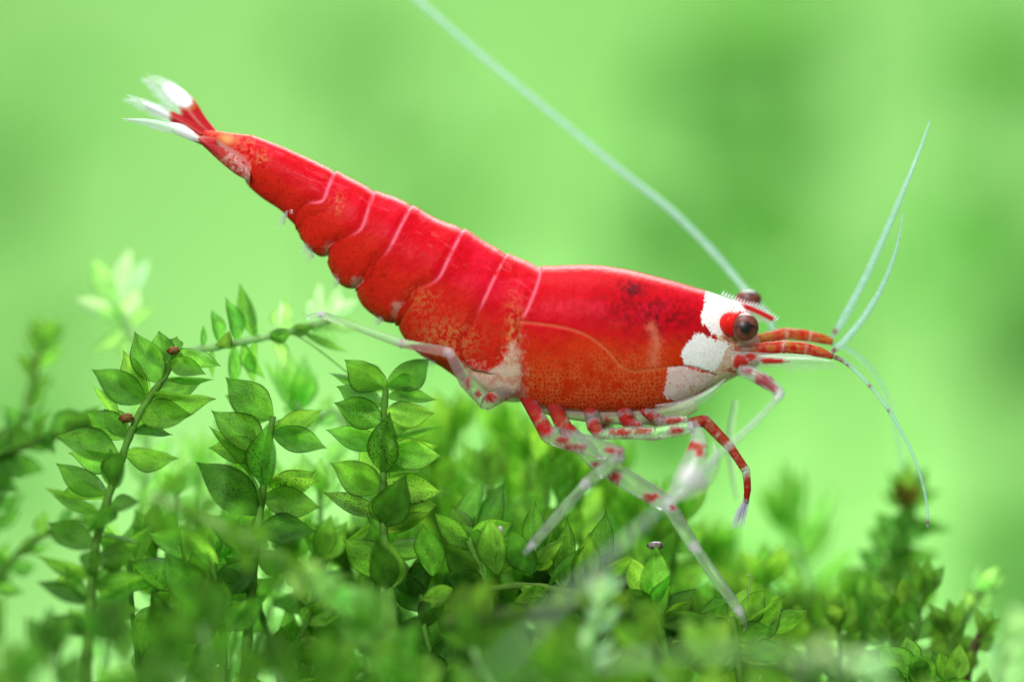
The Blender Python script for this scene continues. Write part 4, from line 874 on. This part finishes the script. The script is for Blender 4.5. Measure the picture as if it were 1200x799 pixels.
def auto_shoot(label, path, r, stem_tint, tint, spacing, llen, lwid, group=None, pale=False, speck=0.0, tip_tint=None, spread=1.0, root_down=True, scatter=0.35):
    root, cur = shoot(label, path, r, stem_tint, group, root_down=root_down)
    n = len(cur); seg = np.linalg.norm(np.diff(cur, axis=0), axis=1); cum = np.r_[0, np.cumsum(seg)]; Ltot = cum[-1]
    p0 = P(*path[0]); start = cum[int(np.argmin(np.linalg.norm(cur-p0, axis=1)))]*0.85 if root_down else 0.0
    s = start; k = random.randrange(2)
    while s < Ltot:
        i = int(np.argmin(np.abs(cum-s))); i = min(max(i, 1), n-1)
        e = cur[i]-cur[i-1]; e /= np.linalg.norm(e)
        sd = np.cross(e, np.array([0, -1.0, 0])); sd /= np.linalg.norm(sd)+1e-9
        fr = (s-start)/(Ltot-start+1e-6)
        opening = (0.95-0.45*fr)*spread
        az = (1 if k % 2 else -1)
        if k % 5 == 4: d = e*0.8+np.array([0, -1, 0])*random.choice([0.5, -0.5])+sd*random.uniform(-0.3, 0.3)
        else: d = e*math.cos(opening*1.15)+sd*az*math.sin(opening*1.15)+np.array([0, random.gauss(0, scatter), 0])
        d /= np.linalg.norm(d)
        ll = llen*random.uniform(0.8, 1.15)*(1-0.25*fr)/100; lw = lwid*random.uniform(0.8, 1.2)*(1-0.15*fr)
        tn = tint if tip_tint is None or fr < 0.72 else tip_tint
        put_leaf(root, cur[i], cur[i]+d*ll, lw, tn, speck if random.random() < 0.5 else 0.0, pale, roll=random.gauss(0, 0.55))
        s += spacing/100*random.uniform(0.8, 1.2); k += 1
    for q in (-0.5, 0.1, 0.6):     # closed tip
        e = cur[-1]-cur[-3]; e /= np.linalg.norm(e); sd = np.cross(e, np.array([0, -1.0, 0]))
        d = e+sd*q+np.array([0, random.gauss(0, 0.2), 0]); d /= np.linalg.norm(d)
        put_leaf(root, cur[-1]-e*0.03, cur[-1]+d*llen*0.8/100, lwid*0.8, tip_tint or tint, 0, pale)
    return root

# single, recognisable shoots out of focus
BR = (0.12, 0.10, 0.025); DG = (0.070, 0.20, 0.028)
traced('tall blurred moss shoot with a brown top standing free of the mound', [(985, 830, 1.3), (1000, 770, 1.4), (1020, 710, 1.55), (1040, 660, 1.7), (1055, 615, 1.8), (1065, 578, 1.85)], (7, 4), (0.24, 0.40, 0.07), [
    (1062, 592, 1040, 552, 18, 0), (1064, 592, 1064, 538, 24, -0.1, OL), (1066, 590, 1086, 546, 18, 0), (1066, 594, 1102, 574, 16, 0.1), (1062, 596, 1032, 575, 14, 0.1), (1064, 600, 1052, 560, 22, -0.2, BR), (1064, 604, 1076, 562, 22, -0.2, BR), (1062, 610, 1116, 620, 15, 0), (1056, 622, 1026, 596, 24, -0.1, DG), (1056, 632, 1098, 612, 20, 0), (1050, 647, 1016, 620, 26, 0, DG), (1050, 655, 1100, 650, 24, -0.1), (1042, 670, 1004, 644, 26, 0, DG), (1044, 680, 1098, 682, 34, -0.15, DG), (1034, 692, 988, 664, 30, 0, DG), (1036, 702, 1088, 716, 34, -0.1), (1026, 715, 985, 694, 30, 0), (1024, 728, 1070, 748, 32, 0, DG), (1018, 742, 975, 722, 28, 0), (1060, 625, 1072, 585, 26, -0.3, DG), (1048, 665, 1062, 620, 28, -0.3), (1036, 705, 1052, 655, 30, -0.3, DG)], 0, (0.10, 0.26, 0.035), extra=0.3)
traced('pale blurred moss shoot rising right of the red claw leg', [(970, 830, 2.2), (956, 740, 2.3), (948, 690, 2.4), (934, 645, 2.5), (926, 618, 2.5)], (7, 4), STEM_P, [
    (925, 628, 915, 538, 30, 0), (929, 622, 940, 546, 18, 0.1), (921, 622, 883, 573, 17, 0), (940, 648, 978, 572, 17, 0), (934, 660, 900, 640, 18, -0.1), (948, 662, 978, 606, 20, 0), (952, 690, 1004, 640, 20, 0.1), (946, 690, 905, 668, 20, 0), (956, 720, 1000, 690, 24, 0), (950, 725, 905, 700, 26, 0), (928, 640, 926, 585, 24, -0.2)], 0, (0.20, 0.46, 0.08), extra=0.2)
auto_shoot('blurred moss shoot with a whitish tip leaning out at the mound edge', [(1075, 830, 0.9), (1105, 770, 1.0), (1130, 725, 1.1), (1150, 690, 1.2)], (6, 4), STEM_G, G_OLIVE, 17, 44, 22, tip_tint=G_PALE)
auto_shoot('reddish brown old moss stem with few leaves at the right mound edge', [(1125, 840, 0.5), (1135, 780, 0.55), (1148, 742, 0.6)], (6, 5), (0.10, 0.07, 0.04), G_OLIVE, 26, 38, 20)
auto_shoot('white blurred moss tuft lying beyond the right mound edge', [(1165, 820, 2.2), (1172, 775, 2.4), (1188, 735, 2.6)], (6, 4), STEM_P, G_WHITE, 18, 44, 20, pale=True)
auto_shoot('dark blurred moss shoot lying flat at the left margin', [(-60, 560, 0.9), (-10, 540, 0.9), (40, 518, 0.8), (85, 505, 0.75)], (5, 4), (0.09, 0.22, 0.03), (0.07, 0.20, 0.025), 11, 56, 26, root_down=False)
auto_shoot('dull moss shoot rising behind the flat dark one at the left margin', [(-20, 640, 1.2), (5, 570, 1.3), (25, 500, 1.4), (40, 440, 1.5), (48, 405, 1.6)], (6, 4), STEM_G, (0.11, 0.30, 0.05), 17, 54, 22, tip_tint=G_LIGHT)
auto_shoot('blurred moss shoot with small leaves beyond the broad leaved shoot', [(-20, 700, 1.0), (20, 650, 1.0), (55, 625, 1.0), (95, 610, 1.1)], (5, 4), STEM_G, (0.12, 0.30, 0.05), 16, 44, 18, root_down=False)
auto_shoot('pale yellowish moss stem crossing in front of the dark specked leaves', [(175, 580, -2.4), (225, 602, -2.4), (285, 630, -2.45), (345, 666, -2.5), (392, 694, -2.5)], (4.5, 5), (0.32, 0.54, 0.16), G_MID, 12, 46, 20, tip_tint=G_PALE, root_down=False)
auto_shoot('whitish moss tuft in front of the mound below the striped grain', [(690, 760, -2.2), (700, 725, -2.2), (706, 700, -2.2)], (6, 6), STEM_P, G_WHITE, 11, 46, 16, root_down=True)
auto_shoot('whitish horizontal moss runner in front of the mound foot', [(700, 778, -4.4), (780, 768, -4.5), (870, 764, -4.5), (960, 770, -4.5), (1010, 776, -4.5)], (4, 4), (0.42, 0.60, 0.34), G_LIGHT, 20, 44, 18, tip_tint=G_WHITE, root_down=False)
auto_shoot('olive brown moss shoot lying along the foot of the mound in front', [(520, 730, -2.0), (600, 720, -2.0), (680, 712, -2.0), (740, 722, -1.9)], (8, 6), (0.08, 0.17, 0.03), G_OLIVE, 17, 56, 28, root_down=False)

# the mass of look-alike shoots
def jitter(a, s): return a+random.uniform(-s, s)
def filler(label, group, x, hi, y, lean, tints, stems, spacing, ll, lw, **kw):
    auto_shoot(label, [(x-lean, 850, y-0.1), (x-lean*0.55, (850+hi)*0.5+20, y), (x-lean*0.15, hi*0.7+850*0.3, y), (x, hi, y+0.05)], (5, 3), random.choice(stems), random.choice(tints), spacing, ll, lw, group, **kw)
for k in range(24):     # blurred shoots behind the sharp ones, below the shrimp
    x = 440+k*20+random.uniform(-12, 12)
    hi = np.interp(x, [420, 520, 600, 700, 800, 920], [560, 500, 510, 545, 600, 690])+random.uniform(0, 60)
    filler('soft green moss shoot in the blurred row behind the sharp leaves', 'moss shoots behind the sharp ones', x, hi, random.uniform(0.6, 2.2), random.uniform(-110, 110), [G_MID, G_LIGHT, G_MID, (0.13, 0.27, 0.03)], [STEM_G], 22, 70, 32, tip_tint=G_LIGHT)
for k in range(10):     # lighter shoots behind the three sharp ones on the left
    x = 175+k*29+random.uniform(-12, 12); hi = random.uniform(500, 600)
    filler('light green moss shoot half hidden behind the specked shoots', 'light moss shoots behind the specked ones', x, hi, random.uniform(0.45, 1.3), random.uniform(-90, 90), [(0.22, 0.50, 0.09), G_LIGHT, (0.26, 0.55, 0.12)], [STEM_P], 22, 62, 26, pale=True)
for k in range(20):     # in the thick of the mound
    x = 150+k*38+random.uniform(-14, 14); hi = np.interp(x, [100, 300, 600, 900], [610, 630, 680, 715])+random.uniform(0, 50)
    filler('short green moss shoot in the thick of the mound', 'moss shoots in the mound', x, hi, random.uniform(-0.1, 0.6), random.uniform(-110, 110), [G_MID, G_DARK, G_MID, G_LIGHT], [STEM_G], 25, 66, 35, speck=0.35)
for k in range(20):     # blurred shoots in front
    x = -40+k*58+random.uniform(-18, 18); hi = np.interp(x, [0, 150, 300, 600, 900, 1100], [745, 735, 735, 755, 780, 830])+random.uniform(-10, 60)
    filler('strongly blurred green moss shoot at the front foot of the mound', 'moss shoots in front', x, hi, random.uniform(-4.2, -1.5), random.uniform(-120, 120), [G_MID, (0.085, 0.24, 0.03), G_MID, G_LIGHT, G_LIGHT, (0.26, 0.50, 0.10)], [STEM_G, STEM_P], 25, 72, 34)
for k in range(12):      # right half of the mound
    x = 900+k*20+random.uniform(-10, 10); hi = np.interp(x, [900, 1000, 1060, 1120], [715, 690, 670, 730])+random.uniform(0, 40)
    filler('olive green blurred moss shoot around the tall brown topped one', 'moss shoots of the right mound', x, hi, random.uniform(0.4, 1.8), random.uniform(-60, 60), [G_MID, G_OLIVE, (0.15, 0.34, 0.05)], [STEM_G], 18, 54, 26)

# ------------------------------------------------------------------ small things
def small_blob(name, label, cat, center, rad, c, parent=None, bands=None):
    n, m = 18, 24
    th = np.linspace(0.001, np.pi-0.001, n); ph = np.linspace(0, 2*np.pi, m, endpoint=False)
    Th, Ph = np.meshgrid(th, ph, indexing='ij')
    d = np.stack([np.cos(Th), np.sin(Th)*np.cos(Ph), np.sin(Th)*np.sin(Ph)], -1).reshape(-1, 3)
    bump = 1+(0.18 if parent is None else 0.8)*(fbm(d[:, 0]*3+5, d[:, 2]*3+d[:, 1]*2+5, 4)-0.5)
    v = np.asarray(center)+d*np.asarray(rad)*bump[:, None]
    cc = np.tile(np.array(c), (len(d), 1))
    if parent is not None: cc = mixc(cc, (0.16, 0.035, 0.015), sstep(0.42, 0.6, fbm(d[:, 0]*2+3, d[:, 2]*2+4, 8)))
    if bands is not None: cc = mixc(cc, bands, sstep(0.0, 0.5, np.sin(d[:, 0]*12)))
    o = mk(name, v, grid_faces(n, m, True), M_EYE if parent is None else M_SHELL, None, np.concatenate([cc, np.ones((len(d), 1))], 1))
    if label: o['label'] = label; o['category'] = cat
    return o
small_blob('waste_grain', 'tiny striped grey brown grain resting on a pointed leaf tip', 'grain', P(768, 639, -0.44), (0.10, 0.05, 0.046), (0.17, 0.15, 0.15), None, (0.05, 0.035, 0.03))
small_blob('debris_speck', 'tiny whitish speck stuck to a tall upright moss leaf', 'speck', P(586, 621, -0.44), (0.034, 0.02, 0.048), (0.45, 0.38, 0.44))
for (bx_, by_, bz_, br_) in ((148, 490, -0.50, 0.080), (203, 411, -0.36, 0.07)):     # reddish brown buds on the broad leaved shoot
    b_ = small_blob('bud', None, None, P(bx_, by_, bz_)-np.array(broad_shoot.location)/S, (br_, br_*0.8, br_*0.7), (0.13, 0.085, 0.02), 1)
    b_.parent = broad_shoot
def hair(label, pts, r, rgb):
    cur = catmull(np.array([P(*q) for q in pts]), 40); v, f, _, _ = tube_data(cur, r/100, 6)
    o = mk('plant_hair', v, f, M_STEM); o.color = (*rgb, 1); o['label'] = label; o['category'] = 'plant hair'
hair('thin hooked hair rising beside the front leg tip', [(872, 740, -0.5), (874, 715, -0.5), (878, 692, -0.5), (881, 676, -0.5), (874, 673, -0.5)], 0.9, (0.35, 0.5, 0.2))
hair('long thin green hair hanging from the pale moss runner', [(345, 392, 0.22), (362, 402, 0.2), (380, 415, 0.18), (395, 427, 0.15), (420, 447, 0.0)], 0.9, (0.12, 0.32, 0.05))

# ------------------------------------------------------------------ far plants, dissolved by the lens
def far_plant(label, px, py, y, height, nleaf, ll, lw, tint):
    base = P(px, py+height, y); top = P(px, py, y)
    root = empty('background_plant', (base[0], base[1], -12.0), label, 'plant', 'far plants behind the shrimp')
    pts = np.array([[base[0], y, -12.0], [base[0]*0.98, y, (base[2]-12)/2], base, top]); cur = catmull(pts, 30); v, f, _, _ = tube_data(cur, 0.12, 6)
    o = mk('stem', v, f, M_STEM, root, origin=(base[0], base[1], -12.0)); o.color = (0.1, 0.25, 0.04, 1)
    for k in range(nleaf):
        q = cur[random.randrange(12, 30)]; a = random.uniform(0, 6.283); d = np.array([math.cos(a), random.uniform(-0.3, 0.3), math.sin(a)*0.8])
        put_leaf(root, q, q+d*ll*random.uniform(0.6, 1.1), lw*100, tint, 0)
FD = (0.085, 0.29, 0.042)
for (px, py, y, hgt, nl, ll, lw) in ((800, 20, 30, 160, 16, 3.0, 1.3), (560, 170, 34, 200, 9, 2.2, 0.9), (1190, 40, 28, 120, 14, 2.2, 1.1), (1195, 290, 30, 90, 10, 1.8, 0.8), (30, 120, 32, 300, 9, 2.0, 0.8), (420, 40, 34, 100, 6, 2.0, 0.8), (960, 20, 32, 120, 9, 2.4, 1.0)):
    far_plant('dark green plant dissolved in the far blur behind the shrimp', px, py, y, hgt, nl, ll, lw, FD)
